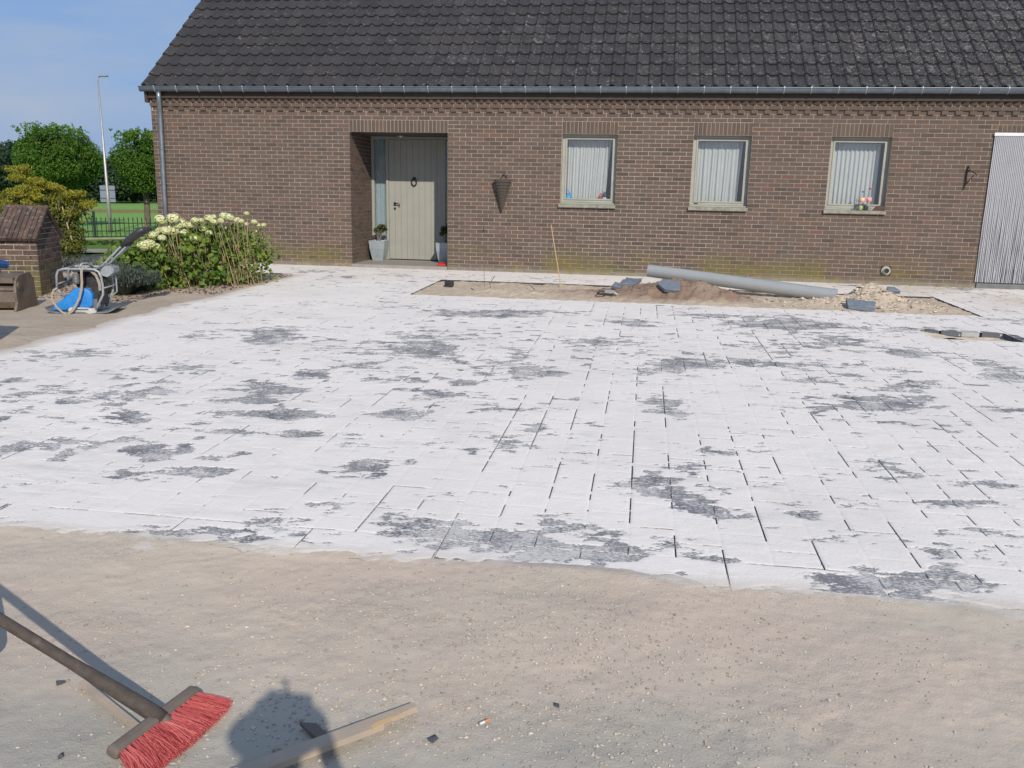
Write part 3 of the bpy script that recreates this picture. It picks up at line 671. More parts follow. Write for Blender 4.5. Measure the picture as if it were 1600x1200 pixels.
# slot in the paving near the right edge
b = MB(); px = np.linspace(PIT[0], PIT[1], 50); py = np.linspace(PIT[2], PIT[3], 30)
X, Y = np.meshgrid(px, py); hz = SL*Y-.062+.05*np.clip((PIT[0]+.45-X)/.45, 0, 1)+.057*np.clip((PIT[2]+.42-Y)/.42, 0, 1)*np.clip((X-PIT[0])/.2, 0, 1)+.012*fbm(X, Y, .1, 3, 210)
I = (np.arange(29)[:, None]*50+np.arange(49)[None, :]).ravel()
place('sand_pit', npmesh('sand_pit', np.stack([X, Y, hz], -1).reshape(-1, 3), np.stack([I, I+1, I+51, I+50], 1), CLOD, np.full(1500, .8)), kind='structure', label='open slot of bedding sand in the paving at right')
FACE = simple('paver_sawn_face', (.075,.085,.105), (.11,.12,.14), 40, .8)
FACEL = simple('dusty_paver_face', (.40,.41,.42), (.30,.31,.33), 20, .85)
for i, (a, c) in enumerate([(12.52,.15),(12.70,.2),(12.93,.2),(13.16,.2)]):
    b = MB(); b.bbox(a, a+c, PIT[3]-.012, PIT[3]+.09, -.062, .004, .006); b.build('paver', FACEL if i == 2 else FACE, paving, loc=(0, 0, gz(PIT[3])), label='dark paver whose cut face shows in the open slot')
for i in range(2):
    b = MB(); b.bbox(PIT[1]-.012, PIT[1]+.09, PIT[2]+.1+i*.26, PIT[2]+.34+i*.26, -.062, .006, .006); b.build('paver', FACE, paving, loc=(0, 0, gz(-5.4)), label='dark paver whose cut face shows in the open slot')

# ------------------------------------------------------------------ house
ZB = 2.73106; CC = .0722502; BL = .222
def mz(m): return ZB-m*CC
HOUSE = thing('house', (0, 0, 0), 'long brown brick bungalow with dark tiled roof and zinc gutter', 'house')
WXL, WXR = -.42, 17.2
openings = [(16*BL, 24.5*BL, 0, mz(3)), (34*BL, 38.5*BL, mz(20.8), mz(3)), (44.5*BL, 49*BL, mz(20.8), mz(3)), (55*BL, 59.5*BL, mz(20.8), mz(3)), (66.95*BL, 72.5*BL, 0, mz(3))]
wb = MB()
xsn = sorted(set([WXL, WXR]+[o[0] for o in openings]+[o[1] for o in openings])); zsn = sorted(set([-.2, mz(20.8), mz(3), mz(-5), 0]))
for i in range(len(xsn)-1):
    for j in range(len(zsn)-1):
        xa, xb_, za, zb = xsn[i], xsn[i+1], zsn[j], zsn[j+1]; cx, cz = (xa+xb_)/2, (za+zb)/2
        if any(o[0] < cx < o[1] and o[2]-.01 < cz < o[3] for o in openings): continue
        wb.add([(xa,.006,za),(xb_,.006,za),(xb_,.006,zb),(xa,.006,zb)], [(0,1,2,3)])
for o in openings:
    dpt = 1.3 if o is openings[0] else .25
    a, c, d, e = o
    y0, y1 = .006, dpt
    wb.add([(a,y0,d),(a,y1,d),(a,y1,e),(a,y0,e)], [(0,1,2,3)]); wb.add([(c,y0,d),(c,y1,d),(c,y1,e),(c,y0,e)], [(3,2,1,0)])
    if o is not openings[0]: wb.add([(a,y0,e),(c,y0,e),(c,y1,e),(a,y1,e)], [(0,1,2,3)]); wb.add([(a,y0,d),(c,y0,d),(c,y1,d),(a,y1,d)], [(3,2,1,0)])
# gable and back walls
EY, PH = -.11, radians(39); EZ = 3.305
RY = 4.5; RZ = EZ+(RY-EY)*math.tan(PH)
for gxx, dirx in ((WXL+.006, 1), (WXR-.006, 1)):
    wb.add([(gxx,.006,-.2),(gxx,9.0,-.2),(gxx,9.0,3.1),(gxx,RY,RZ-.12),(gxx,.006,3.1)], [(0,1,2,3,4)])
wb.add([(WXL,9,-.2),(WXR,9,-.2),(WXR,9,3.1),(WXL,9,3.1)], [(0,1,2,3)])
WALL = wb.build('wall', MORTAR, HOUSE)
# dark rooms behind the windows
for o in openings[1:]:
    a, c, d, e = o[0]-.1, o[1]+.1, max(o[2]-.1, -.1), o[3]+.1
    rb = MB(); rb.box(a, c, .252, 1.6, d, e, skip=('front',)); rb.build('room', DARK, HOUSE)
bricks = []      # (cx, cz, length, height, orient, y, prot)
J = .0105
def run(xa, xb_, row, off):
    zt = mz(row-2)-J/2; zb = mz(row-1)+J/2
    n = math.floor(xa/BL)-1
    while True:
        a = (n+off)*BL+J/2; c = (n+1+off)*BL-J/2; n += 1
        if a > xb_: break
        a2, c2 = max(a, xa+(J/2 if xa > WXL+.01 else 0)), min(c, xb_-J/2)
        if xa > WXL+.01: a2 = max(a, xa+.001)
        if c2-a2 > .028: bricks.append((a2, c2, zb, zt))
for row in range(0, 40):
    zt = mz(row-2); zb = mz(row-1); zc = (zt+zb)/2
    off = 0 if row % 2 == 1 else .5
    cuts = [(o[0], o[1]) for o in openings if (o[2] < zc < o[3])]
    if 2 <= row <= 4: cuts += [(o[0], o[1]) for o in openings]
    if zb < -.02: continue
    xa = WXL
    for (a, c) in sorted(set(cuts)): 
        run(xa, a, row, off); xa = c
    run(xa, WXR, row, off)
def btone():
    t = rnd.random(); return rnd.uniform(.95, 1) if t < .03 else (rnd.uniform(0, .3) if t < .15 else rnd.uniform(.25, .92))
bricks.sort(key=lambda q: ((q[0]+q[1])/2-CAM.x)**2+((q[2]+q[3])/2-CAM.z)**2)
bvar = {}
sb = MB(); nb = 0
for (a, c, zb, zt) in bricks:
    w = c-a; prot = rnd.uniform(-.0012, .0015)
    if nb < 296 and w > .2:
        key = (round(w, 2), rnd.randint(0, 13))
        if key not in bvar:
            q = MB(); q.bbox(-w/2, w/2, 0, .04, -(zt-zb)/2, (zt-zb)/2, .0025, 0, btone()); bvar[key] = q.mesh('brick', BRICK)
        place('brick', bvar[key], WALL, loc=((a+c)/2, prot, (zb+zt)/2), rot=(0, rnd.uniform(-.006, .006), 0)); nb += 1
    else:
        j = rnd.uniform(-.0012, .0012); sb.box(a+j, c+j, prot, .01, zb+rnd.uniform(-.001, .001), zt+rnd.uniform(-.001, .001), 0, btone(), skip=('back',))
# gable (left) and recess reveals: courses of headers and stretchers turned the corner
def side(xf, sgn, y0, y1, z0, z1):
    for row in range(-4, 40):
        zt = mz(row-2)-J/2; zb = mz(row-1)+J/2
        if zb < z0 or zt > z1: continue
        y = y0+(0 if row % 2 else BL/2)-BL/2
        while y < y1:
            a, c = max(y+J/2, y0+.001), min(y+BL-J/2, y1); y += BL
            if c-a > .03:
                pr_ = rnd.uniform(-.001, .001)
                if sgn > 0: sb.box(xf-.01, xf+.0055+pr_, a, c, zb, zt, 0, btone(), skip=('left',))
                else: sb.box(xf-.0055+pr_, xf+.01, a, c, zb, zt, 0, btone(), skip=('right',))
side(16*BL, 1, 0, 1.3, 0, mz(3)); side(24.5*BL, -1, 0, 1.3, 0, mz(3))
side(WXL+.006, -1, 0, 9.0, 0, 3.1)
# saw-tooth course
sx0 = WXL; zt, zb = mz(-5)-J/2, mz(-4)+J/2; k = 0
x = WXL+.02
while x < WXR:
    t = btone()*.9; b_ = .133
    sb.add([(x,-.006,zb),(x+.092,-.072,zb),(x+.128,-.006,zb),(x,-.006,zt),(x+.092,-.072,zt),(x+.128,-.006,zt)], [(0,1,4,3),(1,2,5,4),(3,4,5),(2,1,0)], 0, t); x += b_
sb.box(WXL, WXR, -.006, .006, mz(-4), mz(-5), 1, .5, skip=('back',))
sb.build('brick', [BRICK, MORTAR], WALL, kind='stuff')
# corbelled courses
cb = MB(); cb.box(WXL, WXR, -.030, .006, mz(-3)+.002, mz(-4)-.002, skip=('back',)); cb.build('corbel_bed', MORTAR, WALL)
cvar = []
for i in range(8):
    q = MB(); q.bbox(-.053, .053, 0, .06, -(CC-J)/2, (CC-J)/2, .0025, 0, btone()*.9); cvar.append(q.mesh('corbel_brick', BRICK))
n = -2
while n*BL < WXR:
    x = (n+.0)*BL
    if x > WXL: place('corbel_brick', cvar[rnd.randint(0, 7)], WALL, loc=(x, -.034+rnd.uniform(-.001, .001), (mz(-2)+mz(-3))/2))
    n += 1
cs = MB(); n = -2
while n*BL < WXR:      # flush bricks between the corbels, and the projecting stretcher course above
    xa, xb_ = n*BL+.053+J, (n+1)*BL-.053-J
    if xa > WXL: cs.box(xa, xb_, 0, .006, mz(-2)+J/2, mz(-3)-J/2, 0, btone(), skip=('back',))
    a, c = max(n*BL+J/2, WXL), (n+1)*BL-J/2
    cs.box(a, c, -.037, -.028, mz(-3)+J/2, mz(-4)-J/2, 0, btone()*.9, skip=('back',)); n += 1
cs.build('brick', BRICK, WALL, kind='stuff')
# soldier courses over the openings
lvar = []
for i in range(9):
    q = MB(); q.bbox(-(CC-J)/2, (CC-J)/2, 0, .04, -(3*CC-J)/2, (3*CC-J)/2, .0025, 0, btone()); lvar.append(q.mesh('lintel_brick', BRICK))
for o in openings:
    n = int(round((o[1]-o[0])/CC)); p = (o[1]-o[0])/n
    for i in range(n):
        place('lintel_brick', lvar[rnd.randint(0, 8)], WALL, loc=(o[0]+(i+.5)*p, rnd.uniform(-.001, .001), (mz(0)+mz(3))/2))
lb = MB()
for o in openings: lb.add([(o[0],.006,mz(3)),(o[1],.006,mz(3)),(o[1],.006,mz(0)),(o[0],.006,mz(0))], [(0,1,2,3)])
# (mortar behind the soldiers is already part of the wall sheet)
# eaves strip, its brown darkened for the gutter's shade; porch ceiling
eb = MB(); eb.box(WXL, WXR, -.075, .02, mz(-5)+.003, 3.235); eb.box(WXL-.06, WXL-.002, -.10, .02, mz(-5)-.08, 3.235)
eb.build('fascia', EAVES_SHADE, HOUSE)
pc = MB(); pc.box(16*BL+.006, 24.5*BL-.006, .045, 1.3, mz(3)+.002, mz(3)+.03); pc.build('porch_ceiling', simple('porch_ceiling_paint', (.10,.085,.07), (.08,.07,.06), 3, .7), HOUSE)
# roof
rx0, rx1 = -.50, 17.4
ca, sa = cos(PH), sin(PH)
rb = MB(); th = .05
def rp(x, L, up=0, back=False):
    y, z = EY+L*ca-up*sa, EZ+L*sa+up*ca
    return (x, y if not back else 2*RY-y, z)
LR = (RY-EY)/ca
for back in (False, True):
    rb.add([rp(rx0+.02,.02,-.03,back), rp(rx1,.02,-.03,back), rp(rx1,LR,-.03,back), rp(rx0+.02,LR,-.03,back)], [(0,1,2,3)])
    rb.add([rp(rx0+.02,.02,-.12,back), rp(rx1,.02,-.12,back), rp(rx1,LR,-.12,back), rp(rx0+.02,LR,-.12,back)], [(0,1,2,3)])
rb.add([rp(rx0+.02,.02,-.12), rp(rx0+.02,LR,-.12), rp(rx0+.02,LR,-.03), rp(rx0+.02,.02,-.03)], [(0,1,2,3)])
rb.add([rp(rx0,.02,-.14,True), rp(rx0,LR,-.14,True), rp(rx0,LR,.03,True), rp(rx0,.02,.03,True)], [(0,1,2,3)])
ROOF = rb.build('roof', simple('roof_underlay', (.04,.035,.03), (.05,.045,.04), 5, .9), HOUSE)
TW, TE = .2215, .355
prof = [(0, .004), (.016, .027), (.040, .040), (.066, .032), (.086, .010), (.110, .0), (.150, -.001), (.190, .0), (.2215, .004)]
def tile_geo(mb, ox, L0, back=False, tone=.5, local=False, length=TE+.05):
    vs = []; n = len(prof)
    for (dl, lift) in ((0, .036), (length, .004)):
        for (px, pz) in prof: vs.append((px, dl, pz+lift))
    for (px, pz) in prof: vs.append((px, 0, pz+.036-.022))
    vs2 = [(v[0], v[1], v[2]) for v in vs] if local else [rp(ox+v[0], L0+v[1], v[2]-.02, back) for v in vs]
    fs = [(i, i+1, n+i+1, n+i) for i in range(n-1)]+[(2*n+i, 2*n+i+1, i+1, i) for i in range(n-1)]
    fs += [(0, n, 2*n), (n-1, 3*n-1, 2*n-1)]
    mb.add(vs2, fs, 0, tone)
tl = []
for r in range(0, 17):
    i = 0; x = rx0
    while x < rx1:
        tl.append((r, x)); x += TW
tl.sort(key=lambda q: (Vector(rp(q[1]+.11, q[0]*TE))-CAM).length if q[0] < 10 else 999)
tv = []
for i in range(12):
    q = MB(); tile_geo(q, 0, 0, tone=rnd.random(), local=True); m_ = q.mesh('roof_tile', TILE, smooth=False); tv.append(m_)
ts = MB(); c_ = 0
for (r, x) in tl:
    L0 = r*TE+rnd.uniform(-.003, .003)
    if c_ < 298:
        p = rp(x, L0, -.02+rnd.uniform(-.001, .001)); place('roof_tile', tv[rnd.randint(0, 11)], ROOF, loc=p, rot=(PH, 0, rnd.uniform(-.002, .002))); c_ += 1
    else: tile_geo(ts, x, L0, tone=rnd.random(), length=TE+.05 if r < 16 else .1)
# verge flaps down the gable edge
for r in range(0, 16):
    L0 = r*TE
    vs = [rp(rx0-.012, L0, .040), rp(rx0-.012, L0+TE+.03, .012), rp(rx0-.012, L0+TE+.03, -.11), rp(rx0-.012, L0, -.10), rp(rx0+.02, L0, .040), rp(rx0+.02, L0+TE+.03, .012), rp(rx0+.02, L0+TE+.03, -.11), rp(rx0+.02, L0, -.10)]
    ts.add(vs, [(0,1,2,3),(4,7,6,5),(0,4,5,1),(3,2,6,7),(0,3,7,4)], 0, rnd.random())
ts.build('roof_tile', TILE, ROOF, kind='stuff')
q = MB(); x = rx0
while x < rx1: q.tube([(x, RY, RZ+.02), (x+.4, RY, RZ+.035)], [.11, .12], 10); x += .38
q.build('ridge_tile', TILE, ROOF, kind='stuff')
# gutter with brackets, downpipe
gb = MB(); GY, GZ, GR = -.160, 3.285, .060
sec = [(GR*cos(pi+pi*k/12), .9*GR*1.6*sin(pi+pi*k/12)) for k in range(13)]
for x0_, x1_ in ((rx0-.02, 17.3),):
    vs = []; 
    for xx in (x0_, x1_):
        for (dy, dz) in sec: vs.append((xx, GY+dy, GZ+dz))
        for (dy, dz) in reversed(sec): vs.append((xx, GY+dy*.93, GZ+dz*.93))
    n = 26; fs = [(k, (k+1) % n, n+(k+1) % n, n+k) for k in range(n)]+[tuple(range(n))]
    gb.add(vs, fs)
gb.tube([(rx0-.02, GY-GR, GZ+.002), (17.3, GY-GR, GZ+.002)], .011, 8)
GUT = gb.build('gutter', ZINCD, HOUSE)
auto_smooth(GUT, 50)
q = MB(); q.tube([(0, GY-GR-.008+.0, GZ+.012)]+[(0, GY+(GR+.005)*cos(pi+pi*k/10), GZ+.9*1.6*(GR+.004)*sin(pi+pi*k/10)) for k in range(11)], .008, 5)
q.box(-.010, .010, GY-GR-.016, GY-GR+.012, GZ-.008, GZ+.022); brm = q.mesh('bracket', simple('bright_zinc', (.55,.6,.65), (.42,.47,.52), 10, .35, .7))
x = rx0+.30
while x < 17.2: place('bracket', brm, GUT, loc=(x, 0, 0)); x += TW*2
q = MB(); DX = -.20
q.tube([(-.148, -.16, 3.20), (-.148, -.155, 3.10), (-.152, -.145, 3.0), (-.178, -.10, 2.86), (-.185, -.085, 2.76), (-.19, -.083, 2.5), (-.215, -.083, 1.2), (-.23, -.083, -.05)], .044, 14)
dp = q.build('downpipe', ZINC, HOUSE, smooth=True)
for z in (2.15, 1.5, .8):
    q = MB(); q.lathe([(.046,-.012),(.052,-.012),(.052,.012),(.046,.012)], (-.19-(2.5-z)*.018, -.083, z), 14); q.build('pipe_collar', ZINCD, dp)

# door
DY = 1.3
DOOR = None
q = MB(); fx0, fx1, ft = 16*BL+.012, 24.5*BL-.012, mz(3)
for (a, c) in ((fx0, fx0+.055), (3.868, 3.922), (5.052, 5.105), (fx1-.05, fx1)): q.box(a, c, DY-.05, DY+.03, .07, ft-.03)
q.box(fx0, fx1, DY-.052, DY+.03, ft-.052, ft-.002); q.box(fx0, 3.868, DY-.051, DY+.03, .062, .12); q.box(5.105, fx1, DY-.051, DY+.03, .062, .12)
DOOR = q.build('front_door', CREAM, HOUSE)
nB = 9; bw = (5.050-3.924)/nB
q = MB(); q.box(3.924, 5.050, DY+.006, DY+.03, .075, ft-.055); q.build('door_leaf', simple('groove_shadow_paint', (.20,.20,.16), (.18,.18,.15), 5, .6), DOOR)
q = MB(); q.bbox(-bw/2+.002, bw/2-.002, 0, .03, -(ft-.055-.08)/2, (ft-.055-.08)/2, .004); bdm = q.mesh('door_board', CREAM)
for i in range(nB): place('door_board', bdm, DOOR, loc=(3.924+(i+.5)*bw, DY-.028, (.08+ft-.055)/2))
for (a, c, nm) in ((fx0+.055, 3.868, 's'), (5.105, fx1-.05, 's')):
    q = MB(); q.box(a, c, DY-.012, DY-.006, .12, ft-.052); q.build('side_pane', GLASS, DOOR)
    q = MB(); n = 40; vs = []
    for k in range(n+1):
        xx = a+(c-a)*k/n; yy = DY+.05+.010*sin(k*.95)+.004*sin(k*2.3); vs += [(xx, yy, .12), (xx, yy, ft-.05)]
    q.add(vs, [(2*k, 2*k+2, 2*k+3, 2*k+1) for k in range(n)]); q.build('side_curtain', simple('pale_blue_curtain', (.46,.57,.64), (.40,.51,.58), 4, .9, trans=.3), DOOR, smooth=True)
q = MB(); q.box(fx0, fx1, DY+.14, DY+.16, .06, ft); q.build('hall_backing', simple('hall_wall', (.22,.28,.34), (.2,.25,.3), 4, .9), DOOR)
q = MB(); kx, kz = 4.455, 1.64                        # ring knocker
q.lathe([(.0,0),(.030,0),(.034,.012),(.02,.022)], (0,0,0), 14, M=Matrix.Translation((kx, DY-.03, kz+.055)) @ Matrix.Rotation(pi/2, 4, 'X'))
q.tube([(kx+.052*cos(a), DY-.062-.008*sin(a), kz-.012+.066*sin(a)) for a in np.linspace(0, 2*pi, 25)[:-1]], .012, 8, closed=True)
q.build('knocker', IRON, DOOR, smooth=True)
q = MB(); hx, hz = 4.045, 1.20
q.lathe([(.026,0),(.028,.008),(.012,.012),(.011,.05),(.013,.06)], (0,0,0), 12, M=Matrix.Translation((hx, DY-.028, hz)) @ Matrix.Rotation(pi/2, 4, 'X'))
q.tube([(hx, DY-.085, hz), (hx+.05, DY-.088, hz+.004), (hx+.10, DY-.085, hz-.006), (hx+.115, DY-.08, hz-.045)], [.012,.012,.011,.010], 8); q.build('handle', IRON, DOOR, smooth=True)
q = MB(); q.lathe([(.024,0),(.024,.01),(.012,.016)], (0,0,0), 12, M=Matrix.Translation((hx, DY-.028, hz-.10)) @ Matrix.Rotation(pi/2, 4, 'X')); q.build('key_plate', IRON, DOOR)
q = MB(); q.bbox(16*BL+.004, 24.5*BL-.004, -.045, DY, -.1, .062, .006); q.build('door_step', simple('door_step_stone', (.30,.285,.26), (.24,.225,.205), 6, .85, bump=.3), HOUSE)
q = MB(); q.lathe([(.085,0),(.09,-.012),(.065,-.026),(.062,-.02),(.02,-.02)], (4.25, 1.02, mz(3)), 20); q.lathe([(.03,-.018),(.028,-.04),(.01,-.045)], (4.25, 1.02, mz(3)), 12)
q.build('porch_light', simple('satin_metal', (.7,.68,.6), (.6,.58,.5), 9, .3, .8), HOUSE, smooth=True)

# windows
def window(o, kind):
    a, c, d, e = o; yf = .118
    q = MB(); fw = .062; zb = d+.085
    q.box(a+.003, a+fw, yf, yf+.06, zb, e-.003); q.box(c-fw, c-.003, yf, yf+.06, zb, e-.003); q.box(a+fw, c-fw, yf+.001, yf+.06, e-fw, e-.003); q.box(a+fw, c-fw, yf+.001, yf+.06, zb, zb+.045)
    w = q.build('window', CREAMF, HOUSE)
    q = MB(); s0, s1, t0, t1 = a+fw, c-fw, zb+.045, e-fw; ww = .026
    q.bbox(s0, s0+ww, yf-.012, yf+.03, t0, t1, .003); q.bbox(s1-ww, s1, yf-.012, yf+.03, t0, t1, .003); q.box(s0+ww, s1-ww, yf-.011, yf+.03, t0, t0+ww); q.box(s0+ww, s1-ww, yf-.011, yf+.03, t1-ww, t1)
    q.build('casement', CREAMF, w)
    q = MB(); q.box(s0+ww, s1-ww, yf+.012, yf+.018, t0+ww, t1-ww); q.build('pane', GLASS, w)
    q = MB(); q.bbox(a+.004, c-.004, .008+.03, yf+.05, d+.052, zb-.004, .004); q.build('bottom_rail', CREAMF, w)
    q = MB(); q.bbox(a-.026, c+.012, -.052, .02, d-.012, d+.050, .006); q.bbox(a+.005, c-.005, .0205, .11, d+.002, d+.0505, .004)
    q.build('sill', simple('weathered_sill_stone', (.30,.30,.24), (.17,.165,.14), 14, .85, bump=.3) if 'S' not in G else G['S'], w)
    # curtain
    n = 110 if kind != 3 else 132; vs = []
    xa, xc = s0+.0, s1+.0
    if kind == 1: xtop, xbot = xc-.055, xc-.13
    elif kind == 2: xtop, xbot = xc-.06, xc-.09
    else: xtop, xbot = xc-.04, xc-.05
    rows = 6
    for r in range(rows+1):
        fz = r/rows; zz = t1-.03+(t0-t1+.01)*fz
        xr = xtop+(xbot-xtop)*fz**.8
        for k in range(n+1):
            uu = k/n
            if kind == 3: ph = uu*11*2*pi; yy = .017*max(-1, min(1, 1.6*sin(ph)))
            else: ph = uu*(15 if kind == 1 else 13)*2*pi+.8*sin(uu*9+kind); yy = .0135*sin(ph)+.010*sin(ph*.47+fz*1.2+kind)
            vs.append((xa+(xr-xa)*uu+(.008*sin(uu*21+fz*2) if kind != 3 else 0), .30+yy*(.7+.5*fz), zz))
    q = MB(); q.add(vs, [(r*(n+1)+k, r*(n+1)+k+1, (r+1)*(n+1)+k+1, (r+1)*(n+1)+k) for r in range(rows) for k in range(n)])
    q.build('curtain', CURT if kind != 3 else G['V'], w, smooth=True)
    q = MB(); q.box(a-.05, c+.05, .27, .36, t1-.02, t1+.03); q.box(a, c, .20, .27, t0-.03, t0-.005); q.build('inner_ledge', simple('inner_ledge_paint', (.5,.5,.48), (.45,.45,.43), 5, .6) if 'L' not in G else G['L'], w)
    return w
G = {}
G['S'] = simple('sill_stone', (.31,.31,.25), (.17,.165,.14), 14, .85, bump=.3); G['L'] = simple('inner_ledge_paint', (.35,.36,.36), (.3,.31,.31), 5, .6)
G['V'] = simple('blind_fabric', (.66,.68,.69), (.60,.63,.65), 4, .9, trans=.25)
W1 = window(openings[1], 1); W2 = window(openings[2], 2); W3 = window(openings[3], 3)
q = MB(); q.box(9.955, 10.02, .034, .0385, 1.325, 1.345); q.build('drain_slot', DARK, W2)
# doorway at the right: dark frame, threshold
o = openings[4]
q = MB(); q.box(o[0]+.002, o[0]+.045, .0, .09, .10, mz(3)-.003); q.box(o[1]-.045, o[1], .0, .09, .10, mz(3)-.003); q.box(o[0]+.045, o[1]-.045, .001, .09, mz(3)-.05, mz(3)-.003)
q.build('doorway_frame', simple('anthracite_frame', (.035,.04,.048), (.045,.05,.06), 5, .5), HOUSE)
q = MB(); q.bbox(o[0]-.01, o[1], -.03, .25, .0, .088, .006); q.build('threshold', simple('threshold_stone', (.17,.18,.185), (.12,.125,.13), 10, .8), HOUSE)

# flue vent low in the wall
q = MB(); q.box(13.255, 13.425, -.010, .0, .165, .335); VF = q.build('wall_vent', simple('vent_frame', (.045,.042,.038), (.03,.028,.025), 20, .8), HOUSE)
q = MB(); q.lathe([(.078,0),(.078,.008),(.050,.010),(.050,.05),(.043,.05),(.043,-.002)], (0,0,0), 20, M=Matrix.Translation((13.340,-.010,.252)) @ Matrix.Rotation(pi/2, 4, 'X'))
q.build('vent_flange', simple('chalky_plaster', (.45,.43,.38), (.30,.28,.25), 30, .9), VF, smooth=False)
q = MB(); q.lathe([(.042,0),(.042,.044)], (0,0,0), 16, M=Matrix.Translation((13.340,-.014,.252)) @ Matrix.Rotation(pi/2, 4, 'X')); q.build('vent_mouth', DARK, VF)

# strip curtain in the right doorway
SCn = thing('strip_curtain', (14.82, -.03, 0), 'white and grey striped hanging curtain across the right doorway', 'door curtain')
q = MB(); q.bbox(14.805, 16.10, -.045, -.012, 2.545, 2.60, .005); q.build('rail', WHITEM, SCn)
q = MB(); xx = 14.825; i = 0
RR = random.Random(3)
while xx < 16.05:
    pts = []; wob = RR.uniform(-.005, .005)
    for k in range(14):
        z = 2.55-k*(2.55-.105)/13; g = max(0, (2.0-z)/2.0)
        pts.append((xx+wob*g*1.2+.004*g*sin(z*5+i*1.3)+RR.uniform(-.003,.003)*g, -.026+.008*sin(i*2.1+z*3)*g, z))
    q.tube(pts, .0066, 5, 0 if i % 2 == 0 else 1, caps=False); xx += .0140; i += 1
q.build('strand', [simple('white_strand', (.62,.62,.63), (.50,.51,.54), 8, .6, c3=(.5,.5,.5)), simple('slate_strand', (.20,.22,.27), (.27,.29,.33), 8, .6)], SCn, kind='stuff')

# cone wall planter
q = MB(); M_ = Matrix.Translation((6.49, -.10, 1.15))
RUST = simple('rusty_wicker', (.060,.048,.042), (.10,.082,.072), 60, .85, bump=.8, bscale=120)
prof_ = [(.008,0),(.02,.02),(.035,.09),(.062,.20),(.098,.33),(.135,.46),(.155,.525),(.165,.545)]
PLN = thing('wall_planter', (6.49, -.1, 1.15), 'rusty cone shaped basket hanging on the brick wall by the door', 'wall planter')
q.lathe(prof_, (0,0,0), 22, M=M_ @ Matrix.Diagonal((1.0,.62,1,1))); q.build('cone', RUST, PLN, smooth=True)
q = MB()
for k in range(9): 
    z = .06+k*.055; r = .012+.29*z; q.tube([(6.49+r*1.03*cos(a), -.10+r*.64*sin(a), 1.15+z) for a in np.linspace(0, 2*pi, 19)[:-1]], .006, 5, closed=True)
for k in range(12):
    a = 2*pi*k/12; q.tube([(6.49+.01*cos(a), -.10+.01*sin(a), 1.155), (6.49+.165*cos(a+.25), -.10+.105*sin(a+.25), 1.69)], .0045, 5)
q.build('weave', RUST, PLN)
q = MB(); q.tube([(6.455,-.06,1.69),(6.46,-.04,1.76),(6.50,-.03,1.79),(6.55,-.04,1.77),(6.565,-.07,1.70)], .007, 6); q.build('hanging_loop', IRON, PLN)
# forged bracket
FB = thing('wall_hook', (14.46, -.02, 1.85), 'dark forged iron hook on the wall left of the striped curtain', 'wall hook')
q = MB()
q.tube([(14.47,-.02,2.06),(14.455,-.03,1.95),(14.455,-.03,1.80),(14.44,-.03,1.66)], [.010,.012,.011,.006], 6)
q.tube([(14.455,-.03,1.98),(14.50,-.10,1.97),(14.545,-.16,1.93),(14.56,-.19,1.90),(14.58,-.20,1.93)], [.009,.009,.008,.007,.005], 6)
q.tube([(14.455,-.03,1.74),(14.49,-.08,1.82),(14.53,-.14,1.90)], .007, 6)
q.tube([(14.47,-.04,2.04),(14.49,-.06,2.0),(14.475,-.07,1.96),(14.45,-.06,1.97)], .006, 6)
q.build('forged_bar', IRON, FB)

# things on the window ledges
t = thing('sponge_bag', (7.70, .225, mz(20.8)+.16), 'crumpled blue plastic bag standing in the leftmost window', 'bag')
BLUE = simple('blue_plastic', (.02,.22,.52), (.05,.35,.65), 25, .35)
q = MB(); q.lathe([(.055,0),(.075,.02),(.07,.06),(.045,.085),(.03,.11),(.01,.12)], (7.68,.205,1.335+.02), 12); o = q.build('bag_body', BLUE, t, smooth=True)
q = MB(); q.tube([(7.63,.20,1.43),(7.62,.20,1.50),(7.66,.20,1.53),(7.70,.20,1.49),(7.72,.20,1.43)], .010, 6); q.build('bag_handle', BLUE, t)
def bottle(name, x, y, z, h, r, body, cap, label, cat='bottle', lab=None, labz=(.3,.55), loc_label=None):
    t = thing(name, (x, y, z), label, cat)
    q = MB(); q.lathe([(r*.9,0),(r,.01),(r,h*.62),(r*.85,h*.72),(r*.4,h*.86),(r*.36,h*.93)], (x,y,z), 16); q.build('bottle_body', body, t, smooth=True)
    q = MB(); q.lathe([(r*.42,h*.92),(r*.42,h),(r*.3,h*1.005)], (x,y,z), 12); q.build('cap', cap, t)
    if lab: 
        q = MB(); q.lathe([(r*1.02,h*labz[0]),(r*1.03,h*labz[1])], (x,y,z), 16); q.build('wrapper', lab, t, smooth=True)
    return t
RED = simple('red_plastic', (.45,.02,.02), (.55,.05,.04), 20, .35); BLK = simple('black_plastic', (.02,.02,.025), (.04,.04,.045), 20, .4)
WHT = simple('white_plastic', (.75,.76,.78), (.65,.66,.7), 20, .4); LBL = simple('pale_blue_label', (.35,.5,.75), (.5,.6,.8), 60, .5)
PINK = simple('red_white_wrapper', (.75,.06,.08), (.80,.62,.58), 45, .45, obj=False); ORG = simple('orange_white_wrapper', (.85,.22,.05), (.80,.70,.60), 48, .45)
CLR = GLASS
bottle('red_bottle', 8.27, .215, 1.335, .15, .028, RED, RED, 'small red bottle at the right end of the leftmost window')
bottle('spray_bottle', 8.345, .215, 1.335, .20, .033, BLK, WHT, 'black bottle with white cap and blue label in the leftmost window', lab=LBL, labz=(.05,.38))
zs = mz(20.8)+.052
bottle('water_bottle', 12.815, -.005, zs, .33, .042, CLR, simple('blue_cap', (.03,.12,.45), (.05,.2,.5), 9, .4), 'clear plastic bottle with blue cap and orange wrapper on the outer sill', lab=ORG, labz=(.42,.66))
